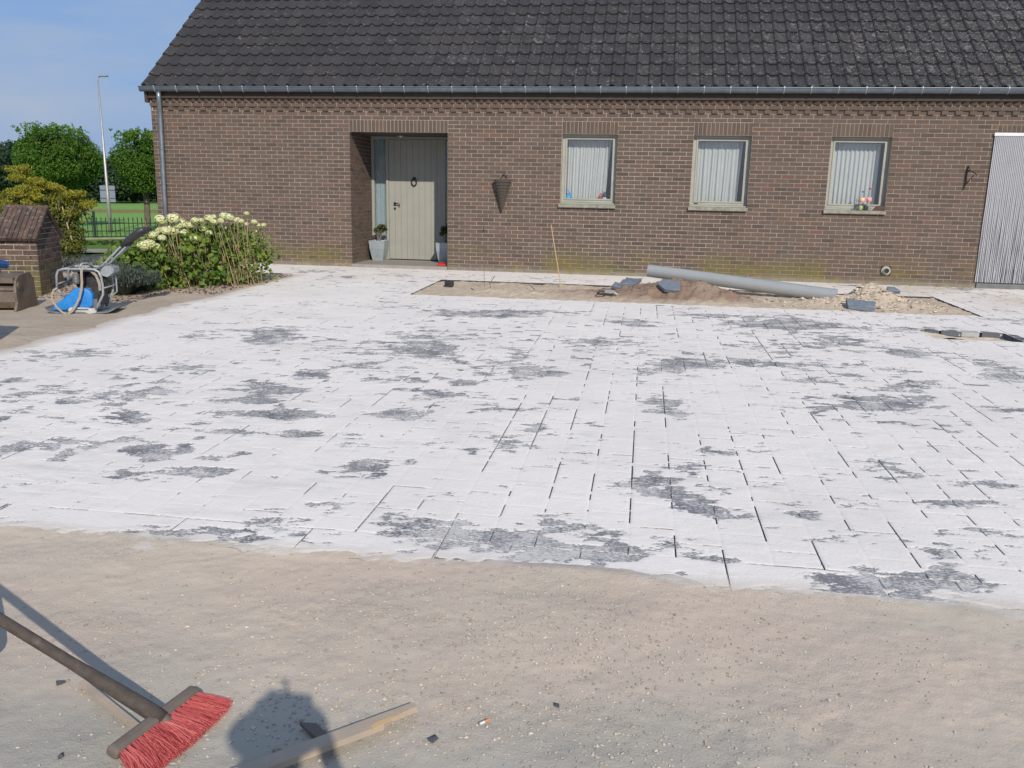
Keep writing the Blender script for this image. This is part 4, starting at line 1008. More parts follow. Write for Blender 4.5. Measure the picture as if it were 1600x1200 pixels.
bottle('soda_bottle', 12.93, .0, zs, .385, .042, CLR, RED, 'tall clear plastic bottle with red cap and red wrapper on the outer sill', lab=PINK, labz=(.38,.58))
GLS = simple('yellow_green_liquid', (.42,.45,.06), (.5,.52,.12), 8, .25)
t = thing('drinking_glass', (12.80, -.03, zs), 'glass with yellow green drink below the orange wrapped bottle', 'glass')
q = MB(); q.lathe([(.028,0),(.036,.03),(.040,.075),(.034,.078),(.026,.006)], (12.795,-.030,zs), 14); q.build('drink', GLS, t, smooth=True)
q = MB(); q.lathe([(.031,0),(.040,.035),(.044,.115),(.042,.115),(.039,.04),(.029,.004)], (12.795,-.030,zs), 14); q.build('glass_wall', GLASS, t, smooth=True)
q = MB(); q.lathe([(.032,0),(.036,.08),(.033,.08),(.029,.006)], (12.715,-.02,zs), 14); o = q.build('clear_cup', GLASS, smooth=True, label='clear cup left of the yellow green glass on the sill', cat='cup')
q = MB(); q.bbox(12.865, 12.925, -.04, .02, zs, zs+.075, .008); o = q.build('black_box', BLK, label='small black box between the bottles on the rightmost window sill', cat='box')
BRK2 = simple('brown_cloth', (.10,.065,.05), (.07,.045,.04), 20, .9)
q = MB(); q.prism([(0,0),(.19,0),(.19,.07),(.13,.09),(.05,.07)], (13.01,-.035,zs), (1,0,0), (0,0,1), (0,1,0), .06); o = q.build('brown_wedge', BRK2, label='dark brown lump at the right end of the rightmost window sill', cat='lump')

# ------------------------------------------------------------------ plants
def leafblob(mb, R, center, rad, n, size, up=.4, shell=.55, tones=(0, 1), droop=0, long=1.8, lump=0):
    """leaves in an ellipsoid crown: each a folded pair of triangles"""
    for _ in range(n):
        while True:
            v = Vector((R.uniform(-1,1), R.uniform(-1,1), R.uniform(-1,1)))
            if v.length <= 1: break
        u = v.length; v = v.normalized()*(shell+(1-shell)*R.random()**.6 if R.random() < .8 else u)
        if lump: v *= 1+lump*(sin(v.x*5+center[0]*3)*sin(v.y*4.3+1)*.6+sin(v.z*6+v.x*3)*.5)
        p = Vector(center)+Vector((v.x*rad[0], v.y*rad[1], v.z*rad[2]))
        nrm = (v+Vector((R.uniform(-.9,.9), R.uniform(-.9,.9), R.uniform(-.6,.9)+up))).normalized()
        a = nrm.orthogonal().normalized(); a = (Matrix.Rotation(R.uniform(0,6.28), 3, nrm) @ a)
        if droop: a = (a+Vector((0,0,-droop))).normalized()
        c = nrm.cross(a).normalized(); s = size*R.uniform(.6,1.3)
        w = s/long
        k = nrm*(s*.18)
        mb.add([p-a*s*.5, p+c*w*.5+k, p+a*s*.5, p-c*w*.5+k], [(0,1,2),(0,2,3)], 0, R.uniform(*tones))
GRN = mat_leaf('tree_leaf', (.040,.10,.012), (.09,.20,.022), (.17,.31,.04), .45)
GRN2 = mat_leaf('tree_leaf_far', (.020,.045,.020), (.033,.068,.027), (.050,.095,.036), .25)
BARK = simple('bark', (.16,.13,.10), (.10,.08,.06), 12, .9, bump=.6, stretch=(1,1,.3))
def polar(px_az, dist): a = radians(px_az); return 9.103+dist*sin(a), -15.853+dist*cos(a)
def globe(az, dist, zc, rx, rz, label, n, seed, trunk_r):
    R = random.Random(seed); x, y = polar(az, dist); t = thing('tree', (x, y, 0), label, 'tree', 'round headed trees beyond the iron fence')
    q = MB(); q.tube([(x,y,0),(x+.03,y,zc*.45),(x-.02,y,zc-rz*.5),(x,y,zc)], [trunk_r*1.25,trunk_r,trunk_r*.9,trunk_r*.6], 10)
    for k in range(9):
        a = k*.7; q.tube([(x,y,zc-rz*.6),(x+cos(a)*rx*.4,y+sin(a)*rx*.4,zc-rz*.1),(x+cos(a)*rx*.8,y+sin(a)*rx*.8,zc+rz*.25*sin(k))], [trunk_r*.5,trunk_r*.3,.01], 6)
    q.build('trunk', BARK, t)
    q = MB()
    for k in range(26):
        v = Vector((R.gauss(0,1), R.gauss(0,1), R.gauss(0,1))).normalized(); c = (x+v.x*rx*.66, y+v.y*rx*.66, zc+v.z*rz*.66)
        if v.z < -.75: continue
        s = R.uniform(.30,.46)
        leafblob(q, R, c, (rx*s, rx*s, rz*s*.9), int(n*1.7)//26, .082*dist/30, .5, .6, (0, 1), droop=.5, long=2.2)
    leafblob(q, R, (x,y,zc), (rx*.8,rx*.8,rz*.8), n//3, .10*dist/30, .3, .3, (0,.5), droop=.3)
    for k in range(60):      # stray shoots
        a = R.uniform(0,6.28); c = Vector((x+cos(a)*rx*R.uniform(.2,.8), y+sin(a)*rx*R.uniform(.2,.8), zc+rz*R.uniform(.75,1.0)))
        for j in range(5): leafblob(q, R, c+Vector((R.uniform(-.05,.05)*j, 0, .045*j)), (.06,.06,.04), 5, .09, .5, .2, (.5,1))
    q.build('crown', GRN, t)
globe(-36.3, 33, 2.12, 1.42, 1.08, 'wide round headed green tree behind the yellow green shrub', 15000, 3, .13)
globe(-31.65, 29, 1.98, 1.04, .96, 'round headed green tree close beside the left house corner', 11000, 4, .085)
# far wood
FW = MB(); R = random.Random(9)
wood_trees = [(-39.6,70,4.35,3.4,'dark far tree at the left picture edge behind the round tree'),(-38.1,74,4.5,2.6,'dark far tree rising between the left edge and the wide round tree'),(-35.4,78,5.15,2.9,'dark far tree showing behind the right shoulder of the wide round tree'),
              (-33.6,76,3.3,2.4,'low dark far tree behind the street lamp pole'),(-32.3,80,3.5,2.6,'low dark far tree behind the small round tree'),(-30.2,78,3.7,2.8,'low dark far tree half hidden by the house corner')]
for i, (az, d, top, w, lab) in enumerate(wood_trees):
    x, y = polar(az, d); t = thing('tree', (x, y, 0), lab, 'tree', 'dark far trees at the end of the lawn')
    q = MB(); q.tube([(x,y,0),(x,y,top*.5),(x+.1,y,top*.85)], [.22,.17,.06], 8); q.build('trunk', BARK, t)
    q = MB(); RR_ = random.Random(40+i)
    for k in range(22):
        v = Vector((RR_.uniform(-1,1), RR_.uniform(-1,1), RR_.uniform(-.75,1))); c = (x+v.x*w*.7, y+v.y*w*.6, top*.56+v.z*top*.34)
        leafblob(q, RR_, c, (w*.34,w*.34,top*.16), 260, .24, .4, .5, (0,1), long=1.6)
    leafblob(q, RR_, (x,y,top*.5), (w*1.0,w*.8,top*.46), 1500, .28, .3, .5, (0,.6), long=1.5)
    q.build('crown', GRN2, t)
q = MB(); RR_ = random.Random(77)
for k in range(60):
    az = -42+k*.25; x, y = polar(az, 88+RR_.uniform(-3,3)); leafblob(q, RR_, (x,y,1.5), (1.6,1.6,RR_.uniform(1.6,2.3)), 200, .34, .3, .5, (0,.8), long=1.5)
q.build('far_wood', GRN2, kind='stuff', label='dark band of woodland closing off the lawn', cat='woods')
q = MB(); RR_ = random.Random(78)
STR = mat_leaf('dry_grass', (.22,.19,.10), (.26,.23,.12), (.18,.19,.07), .3)
for k in range(260):
    az = -40+RR_.random()*11; x, y = polar(az, 52+RR_.uniform(-2,2))
    for j in range(8):
        xx, yy = x+RR_.uniform(-.5,.5), y+RR_.uniform(-.5,.5); hh = RR_.uniform(.06,.16); q.add([(xx-.07,yy,0.02),(xx+.07,yy,0.02),(xx+RR_.uniform(-.05,.05),yy,hh)], [(0,1,2)], 0, RR_.random())
q.build('tall_grass', STR, kind='stuff', label='strip of tall dry grass at the far end of the lawn', cat='grass')

# yellow green shrub behind the pier
YG = mat_leaf('yellow_green_leaf', (.19,.21,.02), (.38,.39,.045), (.48,.40,.08), .45)
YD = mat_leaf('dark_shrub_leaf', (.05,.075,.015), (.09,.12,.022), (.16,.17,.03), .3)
t = thing('shrub', (-2.0, -1.0, 0), 'large yellow green shrub behind the small brick pier', 'shrub')
R = random.Random(21); q = MB()
for k in range(16):
    a = R.uniform(0,6.28); r = R.uniform(.2,.9); q.tube([(-2.0+R.uniform(-.2,.2),-1.0+R.uniform(-.2,.2),0),(-2.0+cos(a)*r*.5,-1.0+sin(a)*r*.4,.6),(-2.0+cos(a)*r,-1.0+sin(a)*r*.8,1.15)], [.022,.016,.008], 5)
q.build('stem', simple('shrub_stem', (.22,.17,.11), (.16,.12,.08), 15, .9), t)
q = MB()
for (cx, cy, cz, rx, ry, rz, n) in [(-2.35,-1.0,1.45,.42,.4,.24,1200),(-2.15,-1.2,1.2,.5,.45,.22,1300),(-1.62,-1.1,1.13,.42,.4,.20,1200),(-1.45,-.9,1.0,.36,.35,.18,900),(-2.9,-1.1,1.12,.5,.4,.22,1200),(-3.1,-1.2,.9,.5,.4,.2,800),(-2.6,-1.0,1.62,.3,.3,.16,700),(-2.0,-1.0,1.35,.45,.4,.2,900),(-1.8,-1.2,.92,.4,.4,.2,700),(-2.5,-1.25,.88,.5,.4,.2,800)]:
    for j in range(9):
        v = Vector((R.uniform(-1,1), R.uniform(-1,1), R.uniform(-.6,1))); leafblob(q, R, (cx+v.x*rx*.7, cy+v.y*ry*.7, cz+v.z*rz*.8), (.13,.13,.07), n//9, .062, .5, .3, (0,1), droop=.5, long=2.8)
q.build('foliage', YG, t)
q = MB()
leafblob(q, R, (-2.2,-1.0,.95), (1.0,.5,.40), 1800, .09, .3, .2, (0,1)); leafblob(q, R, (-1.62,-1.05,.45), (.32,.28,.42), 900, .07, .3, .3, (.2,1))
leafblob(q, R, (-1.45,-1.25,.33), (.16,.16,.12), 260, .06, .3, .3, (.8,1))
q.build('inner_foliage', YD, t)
q = MB(); q.tube([(-1.62,-1.2,1.05),(-1.50,-1.22,.55),(-1.42,-1.2,.22)], .013, 6); q.build('garden_cane', simple('cane', (.42,.33,.20), (.32,.25,.15), 20, .8), label='pale garden cane leaning in front of the yellow green shrub', cat='cane')
# low plants behind the compactor
SAGE = mat_leaf('sage_leaf', (.09,.12,.085), (.13,.16,.12), (.19,.22,.17), .25)
t = thing('low_bush', (.2, -3.4, 0), 'low grey green bush between the pier and the plate compactor', 'bush')
q = MB(); R = random.Random(31)
for k in range(10): leafblob(q, R, (.15+R.uniform(-.35,.5), -3.4+R.uniform(-.3,.3), .12+R.uniform(0,.16)), (.18,.18,.12), 130, .045, .5, .2, (0,1), long=3)
q.build('foliage', SAGE, t)
# dark hedge base below the fence and verge grass
t = thing('low_hedge', (-5, 5.2, 0), 'low dark green planting running along the foot of the iron fence', 'hedge')
HG = mat_leaf('low_hedge_leaf', (.025,.055,.014), (.045,.085,.02), (.09,.13,.03), .3)
q = MB(); R = random.Random(33)
for k in range(110):
    f = k/109; x = -8.6+f*7.9; y = 1.1+f*7.3-.4; leafblob(q, R, (x+.2, y-.2+R.uniform(-.45,.45), .0), (.28,.28,.06), 55, .07, .4, .2, (0,1))
q.build('foliage', HG, t)

# hydrangea
HL = mat_leaf('hydrangea_leaf', (.055,.12,.018), (.12,.21,.030), (.24,.31,.055), .4, .45)
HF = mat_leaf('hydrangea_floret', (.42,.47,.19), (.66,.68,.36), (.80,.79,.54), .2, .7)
DRYS = simple('dry_stem', (.42,.32,.19), (.30,.21,.13), 12, .85)
t = thing('hydrangea', (2.6, -3.7, 0), 'tall hydrangea bush with creamy green mop heads by the left wall', 'hydrangea')
R = random.Random(51); q = MB(); qs = MB()
def hprof(s):     # s along the clump, 0 = left end, 1 = right end by the paving
    return 1.60+1.42*s, -4.50+1.55*s
for k in range(5600):
    s = R.random()**.9; cx, cy = hprof(s); wdt = .50*(1-.35*abs(2*s-1)); hgt = (.60+.33*min(1, s*2.2)) if s < .82 else .93-1.0*(s-.82)
    if s > .5 and R.random() < .20: continue
    dx, dy = R.uniform(-wdt, wdt)*.8, R.uniform(-wdt, wdt)
    z = hgt*(R.random()**.75)*(1-.30*(dy/wdt)**2)+.02
    p = Vector((cx+dx, cy+dy, z+gz(cy)))
    nrm = Vector((R.uniform(-.7,.7), R.uniform(-1.2,.2), R.uniform(.1,1.2))).normalized(); a = nrm.orthogonal(); a = Matrix.Rotation(R.uniform(0,6.28), 3, nrm) @ a.normalized(); a = (a+Vector((0,0,-.5))).normalized(); c = nrm.cross(a).normalized()
    sz = R.uniform(.04,.12)*(1.0 if s < .75 else .8); w = sz*.68
    tt = R.random()
    q.add([p-a*sz*.5, p-a*sz*.1+c*w*.5+nrm*sz*.12, p+a*sz*.25+c*w*.38+nrm*sz*.06, p+a*sz*.55-nrm*sz*.08, p+a*sz*.25-c*w*.38+nrm*sz*.06, p-a*sz*.1-c*w*.5+nrm*sz*.12], [(0,1,5),(1,2,4,5),(2,3,4)], 0, tt)
q.build('foliage', HL, t)
for k in range(85):
    s = .38+.62*R.random()**.8; cx, cy = hprof(s); dx, dy = R.uniform(-.3,.3), R.uniform(-.45,.2); h = R.uniform(.62,1.0)
    x0_, y0_ = cx+dx*.6, cy+dy*.6-.12; lean = R.uniform(-.28,.10)
    qs.tube([(x0_, y0_, gz(cy)), (x0_+lean*.45+R.uniform(-.02,.02), y0_+dy*.25-.02, h*.5), (x0_+lean, y0_+dy*.5-.05, h)], [.0055,.0048,.0035], 5, caps=False)
qs.build('stem', DRYS, t, kind='stuff')
heads = [(2.01,-4.475,0.604,0.056),(2.038,-4.388,0.618,0.058),(2.081,-4.299,0.587,0.045),(2.169,-4.119,0.616,0.056),(2.086,-4.334,0.763,0.042),(2.138,-4.21,0.97,0.056),(2.236,-4.373,0.723,0.036),(2.218,-4.246,0.818,0.046),(2.118,-4.214,0.814,0.04),(2.263,-4.115,0.832,0.066),(2.313,-3.962,0.912,0.064),(2.343,-4.214,1.003,0.056),(2.364,-4.033,0.785,0.046),(2.357,-4.132,0.882,0.04),(2.391,-3.962,0.708,0.052),(2.435,-3.909,0.894,0.042),(2.542,-3.966,0.964,0.038),(2.566,-3.862,0.962,0.032),(2.494,-3.913,0.69,0.044),(2.224,-4.061,0.718,0.036),(2.593,-3.642,0.985,0.046),(2.697,-3.708,0.942,0.034),(2.629,-3.588,1.013,0.03),(2.647,-3.767,0.782,0.03),(2.755,-3.49,1.023,0.044),(2.855,-3.525,1.007,0.044),(2.783,-3.652,0.961,0.03),(2.856,-3.281,0.962,0.034),(2.966,-3.358,0.948,0.028),(3.099,-3.199,0.936,0.03),(2.951,-3.14,1.059,0.026),(3.139,-2.949,0.88,0.026),(3.138,-3.129,0.886,0.02),(3.042,-3.026,0.791,0.02),(2.547,-3.766,0.836,0.034),(2.738,-3.478,0.839,0.026),(3.018,-3.296,0.908,0.02)]
hv = []
for i in range(6):
    q = MB(); RR_ = random.Random(60+i)
    for k in range(150):
        v = Vector((RR_.gauss(0,1), RR_.gauss(0,1), RR_.gauss(0,1))).normalized()
        if v.z < -.55: continue
        p = Vector((v.x, v.y, v.z*.78))*(1+RR_.uniform(-.06,.10)); a = v.orthogonal().normalized(); a = Matrix.Rotation(RR_.uniform(0,6.28), 3, v) @ a; c = v.cross(a); s = .20*RR_.uniform(.8,1.2)
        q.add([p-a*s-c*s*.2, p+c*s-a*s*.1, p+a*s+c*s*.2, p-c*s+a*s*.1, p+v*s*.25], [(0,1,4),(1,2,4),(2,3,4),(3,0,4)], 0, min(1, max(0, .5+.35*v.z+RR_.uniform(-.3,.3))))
    q.lathe([(.25,-.75),(.75,-.45),(.86,0),(.6,.5),(.1,.72)], (0,0,0), 10, tone=.1); hv.append(q.mesh('flower_head', HF))
q = MB()
for i, (hx_, hy_, hz_, r) in enumerate(heads):
    p = Vector((hx_, hy_, hz_))
    place('flower_head', hv[i % 6], t, loc=p, rot=(R.uniform(-.3,.3), R.uniform(-.3,.3), R.uniform(0,6.28))).scale = (r*1.62,)*3
    q.tube([(p.x+R.uniform(-.05,.15), p.y+.1, .25), (p.x+.02, p.y+.03, p.z*.6), (p.x, p.y, p.z-.02)], .005, 5, caps=False)
q.build('flower_stalk', simple('green_stalk', (.12,.16,.04), (.2,.19,.08), 9, .8), t, kind='stuff')
# lavender
LV = mat_leaf('lavender_leaf', (.06,.085,.065), (.10,.13,.10), (.16,.19,.155), .2, .7)
t = thing('lavender', (1.85, -4.75, 0), 'spiky grey green lavender in front of the hydrangea', 'lavender')
q = MB(); R = random.Random(71)
for k in range(2300):
    a = R.uniform(0,6.28); rr_ = R.random()**.6; bx, by = 1.90+cos(a)*.12*rr_, -4.85+sin(a)*.12*rr_
    sp = .40*rr_; h = R.uniform(.25,.52)*(1-.35*rr_)
    p0 = Vector((bx, by, gz(by)+.02)); p2 = Vector((bx+cos(a)*sp+R.uniform(-.05,.05), by+sin(a)*sp+R.uniform(-.05,.05), gz(by)+h)); p1 = p0.lerp(p2, .5)+Vector((cos(a)*.03, sin(a)*.03, .04))
    w = Vector((-sin(a+.7), cos(a+.7), 0))*.0035; tn = R.random()
    q.add([p0-w, p0+w, p1+w, p1-w, p2], [(0,1,2,3),(3,2,4)], 0, tn)
    for j in range(2):
        p = p1.lerp(p2, R.random()); d = Vector((R.uniform(-1,1), R.uniform(-1,1), R.uniform(.2,1.2))).normalized()*.05; w2 = d.cross(Vector((0,0,1))).normalized()*.006
        q.add([p-w2, p+w2, p+d], [(0,1,2)], 0, tn)
q.build('foliage', LV, t)
t = thing('dry_plant', (1.35, -4.6, 0), 'small withered yellowish plant left of the lavender', 'plant')
DP = mat_leaf('withered_leaf', (.20,.16,.06), (.27,.20,.08), (.20,.20,.06), .25)
q = MB()
for k in range(9): leafblob(q, R, (1.35+R.uniform(-.25,.2), -4.75+R.uniform(-.2,.3), .02+R.uniform(0,.14)), (.13,.13,.09), 55, .05, .3, .2, (0,1), long=2.6)
q.build('foliage', DP, t)
t = thing('small_shrub', (1.1, -2.4, 0), 'small dark leafy shrub left of the hydrangea heads', 'shrub')
q = MB()
for k in range(7): leafblob(q, R, (1.05+R.uniform(-.22,.22), -2.4+R.uniform(-.2,.2), .12+R.uniform(0,.32)), (.15,.15,.10), 70, .075, .3, .2, (0,.9), long=1.6)
q.build('foliage', HL, t)
MUL = simple('bark_mulch', (.16,.10,.07), (.11,.075,.05), 30, .95, tonev=.5, c3=(.24,.17,.11))
q = MB(); R = random.Random(81)
for k in range(2600):
    x = R.uniform(-.3, 3.1); y = R.uniform(-5.4, -1.75); 
    if x < .6 and y < -4: continue
    if x > 2.4 and y < -4.6: continue
    r = R.uniform(.008,.026); bz = min(1, max(0, 1-((x-1.9)/1.5)**4))*min(1, max(0, 1-((y+3.4)/1.9)**4))*.045; q.rock((x, y, gz(y)+bz-.005), r, 0, R.random(), R)
q.build('mulch', MUL, kind='stuff', label='brown bark crumbs and soil bits covering the left flower bed', cat='mulch')

# planters with ball plants in the porch
ZP = simple('galvanised_pot', (.40,.46,.50), (.30,.36,.40), 9, .5, .35)
LG = mat_leaf('pot_plant_leaf', (.035,.07,.018), (.07,.12,.03), (.16,.12,.05), .3)
def pot(x, y, lab, cat='planter'):
    t = thing('planter', (x, y, .062), lab, cat)
    q = MB(); r0, r1, h, z = .105, .165, .40, .062; vs = []
    lv = [(r0, 0), (r0+.022, .10), ((r0+r1)/2+.018, .24), (r1, h), (r1-.018, h), (r1-.03, h-.04)]
    for (r, zz) in lv:
        for (sx_, sy_) in ((-1,-1),(1,-1),(1,1),(-1,1)): vs.append((x+sx_*r, y+sy_*r, z+zz))
    fs = [(3,2,1,0)]+[(l*4+k, l*4+(k+1) % 4, l*4+4+(k+1) % 4, l*4+4+k) for l in range(5) for k in range(4)]+[(20,21,22,23)]
    q.add(vs, fs); q.build('pot', ZP, t)
    R = random.Random(int(x*100)); q = MB()
    for k in range(5): q.tube([(x+R.uniform(-.04,.04), y, z+h-.05), (x+R.uniform(-.05,.06), y, z+h+.10), (x+R.uniform(-.08,.08), y+R.uniform(-.05,.05), z+h+.22)], .006, 5)
    q.build('stem', simple('pot_plant_stem', (.25,.20,.14), (.18,.14,.1), 20, .8) if 'PS' not in G else G['PS'], t)
    q = MB()
    for k in range(11): leafblob(q, R, (x+R.uniform(-.11,.12), y+R.uniform(-.08,.08), z+h+.20+R.uniform(-.03,.10)), (.055,.055,.045), 55, .045, .4, .2, (0,1), long=2)
    q.build('foliage', LG, t); return t
G['PS'] = simple('pot_plant_stem', (.25,.20,.14), (.18,.14,.1), 20, .8)
pot(3.775, 1.02, 'zinc planter with small ball plant at the left of the front door')
pot(5.19, .90, 'zinc planter in shade at the right of the front door')
q = MB(); q.bbox(5.20, 5.40, .14, .28, .062, .105, .01); q.bbox(5.24, 5.33, .16, .26, .105, .125, .006); q.build('red_shoe_tray', RED, label='small flat red item on the door step near the right planter', cat='red item')

# ------------------------------------------------------------------ iron fence, lamp, sign
FG = simple('fence_green_paint', (.005,.018,.014), (.008,.026,.020), 10, .5)
fa = Vector((-9.2, 2.6, 0)); fb = Vector((-1.2, 9.9, 0)); fd = (fb-fa); FLn = fd.length; fd.normalize(); fang = atan2(fd.y, fd.x)
FEN = thing('iron_fence', fa, 'low dark green iron fence with pointed pickets in front of the lawn', 'fence')
q = MB(); q.tube([(0,0,.03),(0,0,.52)], .011, 5); q.lathe([(.008,0),(.020,.02),(.006,.06),(.001,.085)], (0,0,.515), 6); pk = q.mesh('picket', FG)
q = MB(); q.box(-.03,.03,-.03,.03,0,.68); q.lathe([(.03,0),(.038,.03),(.03,.06),(.005,.075)], (0,0,.68), 8); po = q.mesh('post', FG)
q = MB(); q.box(-.028,.028,-.004,.004,0,.008); q.box(-.028,.028,-.004,.004,.075,.083); q.box(-.028,-.02,-.004,.004,.008,.075); q.box(.02,.028,-.004,.004,.008,.075); sqm = q.mesh('square_ornament', FG)
s = .06; i = 0
while s < FLn:
    p = fa+fd*s
    place('picket', pk, FEN, loc=p, rot=(0,0,fang))
    if i % 2 == 0: place('square_ornament', sqm, FEN, loc=(p.x+fd.x*.058, p.y+fd.y*.058, .12), rot=(0,0,fang))
    i += 1; s += .116
s = .0
while s < FLn+.1: place('post', po, FEN, loc=fa+fd*s, rot=(0,0,fang)); s += 2.32
q = MB()
for z in (.06,.21,.42): q.tube([(fa.x,fa.y,z),(fb.x,fb.y,z)], .011, 4)
q.build('rail', FG, FEN)
q = MB(); n_ = fd.cross(Vector((0,0,1))); a, c = fa, fb
q.add([fa+n_*.06+Vector((0,0,-.05)), fb+n_*.06+Vector((0,0,-.05)), fb+n_*.06+Vector((0,0,.035)), fa+n_*.06+Vector((0,0,.035)), fa-n_*.06+Vector((0,0,-.05)), fb-n_*.06+Vector((0,0,-.05)), fb-n_*.06+Vector((0,0,.035)), fa-n_*.06+Vector((0,0,.035))], [(0,1,2,3),(3,2,6,7),(5,4,7,6)])
q.build('kerb', simple('pale_kerb', (.32,.33,.25), (.22,.24,.16), 6, .9), FEN)

lx, ly = polar(-33.72, 29.3)
LP = thing('street_lamp', (lx, ly, 0), 'tall slim grey street lamp with a short flat head', 'street lamp')
GALV = simple('galvanised_steel', (.46,.46,.45), (.36,.36,.36), 6, .45, .5)
q = MB(); q.tube([(lx,ly,0),(lx,ly,1.2),(lx,ly,1.25),(lx-.01,ly,4.50)], [.062,.055,.045,.022], 12); q.build('pole', GALV, LP, smooth=True)
q = MB(); q.tube([(lx-.01,ly,4.48),(lx+.0,ly,4.56),(lx+.10,ly+.02,4.60)], [.022,.02,.02], 8); q.bbox(lx+.05, lx+.30, ly-.05, ly+.07, 4.575, 4.62, .012); q.build('lamp_head', GALV, LP)
gx_, gy_ = polar(-33.72, 38)
SG = thing('road_sign', (gx_, gy_, 0), 'blue grey back of a rectangular road sign behind the lamp pole', 'road sign')
SGM = simple('sign_back', (.20,.25,.34), (.17,.22,.30), 4, .5, .3)
q = MB(); q.box(-.27,.27,-.01,.01,.78,1.42); o = q.build('panel', SGM, SG); o.location = (gx_, gy_, 0); o.rotation_euler = (0,0,radians(33)); 
def reparent(o, p): o.parent = p; o.matrix_parent_inverse = world_inv(p)
q = MB(); q.box(-.27,.27,-.035,-.012,1.24,1.27); q.box(-.27,.27,-.035,-.012,.92,.95); o = q.build('back_rail', simple('rail_grey', (.10,.12,.16), (.08,.1,.13), 4, .5), SG); o.location = (gx_, gy_, 0); o.rotation_euler = (0,0,radians(33))
q = MB(); q.tube([(gx_,gy_+.05,0),(gx_,gy_+.05,.8)], .03, 8); q.build('post', SGM, SG)

# ------------------------------------------------------------------ brick pier
PO = Vector((.40, -5.36, -.075)); pa = radians(16.6)
PM = Matrix.Translation(PO) @ Matrix.Rotation(pa, 4, 'Z')
PIER = thing('brick_pier', PO, 'short weathered brick gate pier with steep brick saddle cap', 'pier')
OLDB = None
def mat_old():
    m, nt, b = nodes('old_brick'); n = N(nt)
    c = n.ramp(n.attr(), [(0, (.050,.036,.030)), (.5, (.088,.057,.046)), (1, (.125,.080,.062))])
    c = n.mix(n.ramp(n.noise(16, 6, .75), [(.53, 0.), (.66, .7)]), c, (.26,.235,.20))
    c = n.mix(n.ramp(n.noise(5, 4, .6), [(.55, 0.), (.7, .7)]), c, (.065,.052,.045))
    c = n.mix(n.math('MULTIPLY', moss_mask(n, .5), .8), c, (.16,.15,.05))
    n.link(c, b.inputs['Base Color']); b.inputs['Roughness'].default_value = .92; n.link(n.bump(n.noise(70, 5, .7), .8, .006), b.inputs['Normal']); return m
OLDB = mat_old()
w_, d_, he, hr = .50, .86, .78, 1.17
q = MB(); q.box(.006, w_-.006, .006, d_-.006, 0, he, M=PM); q.add([PM @ Vector(v) for v in [(w_-.006,.006,he),(w_-.006,d_-.006,he),(w_-.006,d_/2,hr-.02),(.006,.006,he),(.006,d_-.006,he),(.006,d_/2,hr-.02)]], [(0,1,2),(4,3,5)])
q.build('mortar_core', MORTAR, PIER)
ov = {}
def obrick(l, h_, t_):
    k = (round(l,2), rnd.randint(0,7))
    if k not in ov: x = MB(); x.bbox(-l/2,l/2,-t_/2,t_/2,-h_/2,h_/2,.004,0,rnd.random()); ov[k] = x.mesh('brick', OLDB)
    return ov[k]
nr = 11; ch = he/nr
for r in range(nr):
    z = (r+.5)*ch
    off = 0 if r % 2 else -.10
    x = off
    while x < w_-.02:
        a, c = max(x, 0), min(x+.20, w_)
        if c-a > .04: place('brick', obrick(c-a-.010, ch-.010, .1), PIER, loc=PM @ Vector(((a+c)/2, .05+rnd.uniform(-.002,.002), z)), rot=(0,0,pa))
        x += .205
    y = (0 if r % 2 else -.105)+.0
    while y < d_-.02:
        a, c = max(y, .002), min(y+.205, d_)
        if c-a > .04: place('brick', obrick(c-a-.010, ch-.010, .1), PIER, loc=PM @ Vector((w_-.05+rnd.uniform(-.002,.002), (a+c)/2, z)), rot=(0,0,pa+pi/2))
        y += .21
for r in range(5):     # gable bricks on the right face
    z = he+(r+.5)*ch; hw = (1-(z+ch*.4-he)/(hr-he))*d_/2
    y = d_/2-hw
    while y < d_/2+hw-.03:
        a, c = y, min(y+.205, d_/2+hw)
        if c-a > .04: place('brick', obrick(c-a-.010, ch-.010, .1), PIER, loc=PM @ Vector((w_-.05, (a+c)/2, z)), rot=(0,0,pa+pi/2))
        y += .21
sl_ = math.atan2(hr-he+.03, d_/2+.07)
cw = (w_+.07)/9
for side_ in (0, 1):
    L_ = hypot(hr-he+.03, d_/2+.07)
    for j in range(3):
        for i in range(9):
            q = MB(); q.bbox(-cw/2+.003, cw/2-.003, -L_/6+.002, L_/6+.02, -.035, .028-.004*j+rnd.uniform(-.004,.004), .007, 0, rnd.random()*.8)
            yy = -.07+(j+.5)*(d_/2+.07)/3; zz = he-.03+(j+.5)*(hr-he+.03)/3+.03
            if side_: yy = d_-yy
            M_ = PM @ Matrix.Translation((-.035+(i+.5)*cw, yy, zz)) @ Matrix.Rotation(sl_ if not side_ else -sl_, 4, 'X')
            o = q.build('cap_brick', OLDB, PIER); o.matrix_basis = M_
q = MB(); q.tube([PM @ Vector((-.04,d_/2,hr+.03)), PM @ Vector((w_+.04,d_/2,hr+.03))], .035, 8); q.build('cap_ridge', OLDB, PIER)
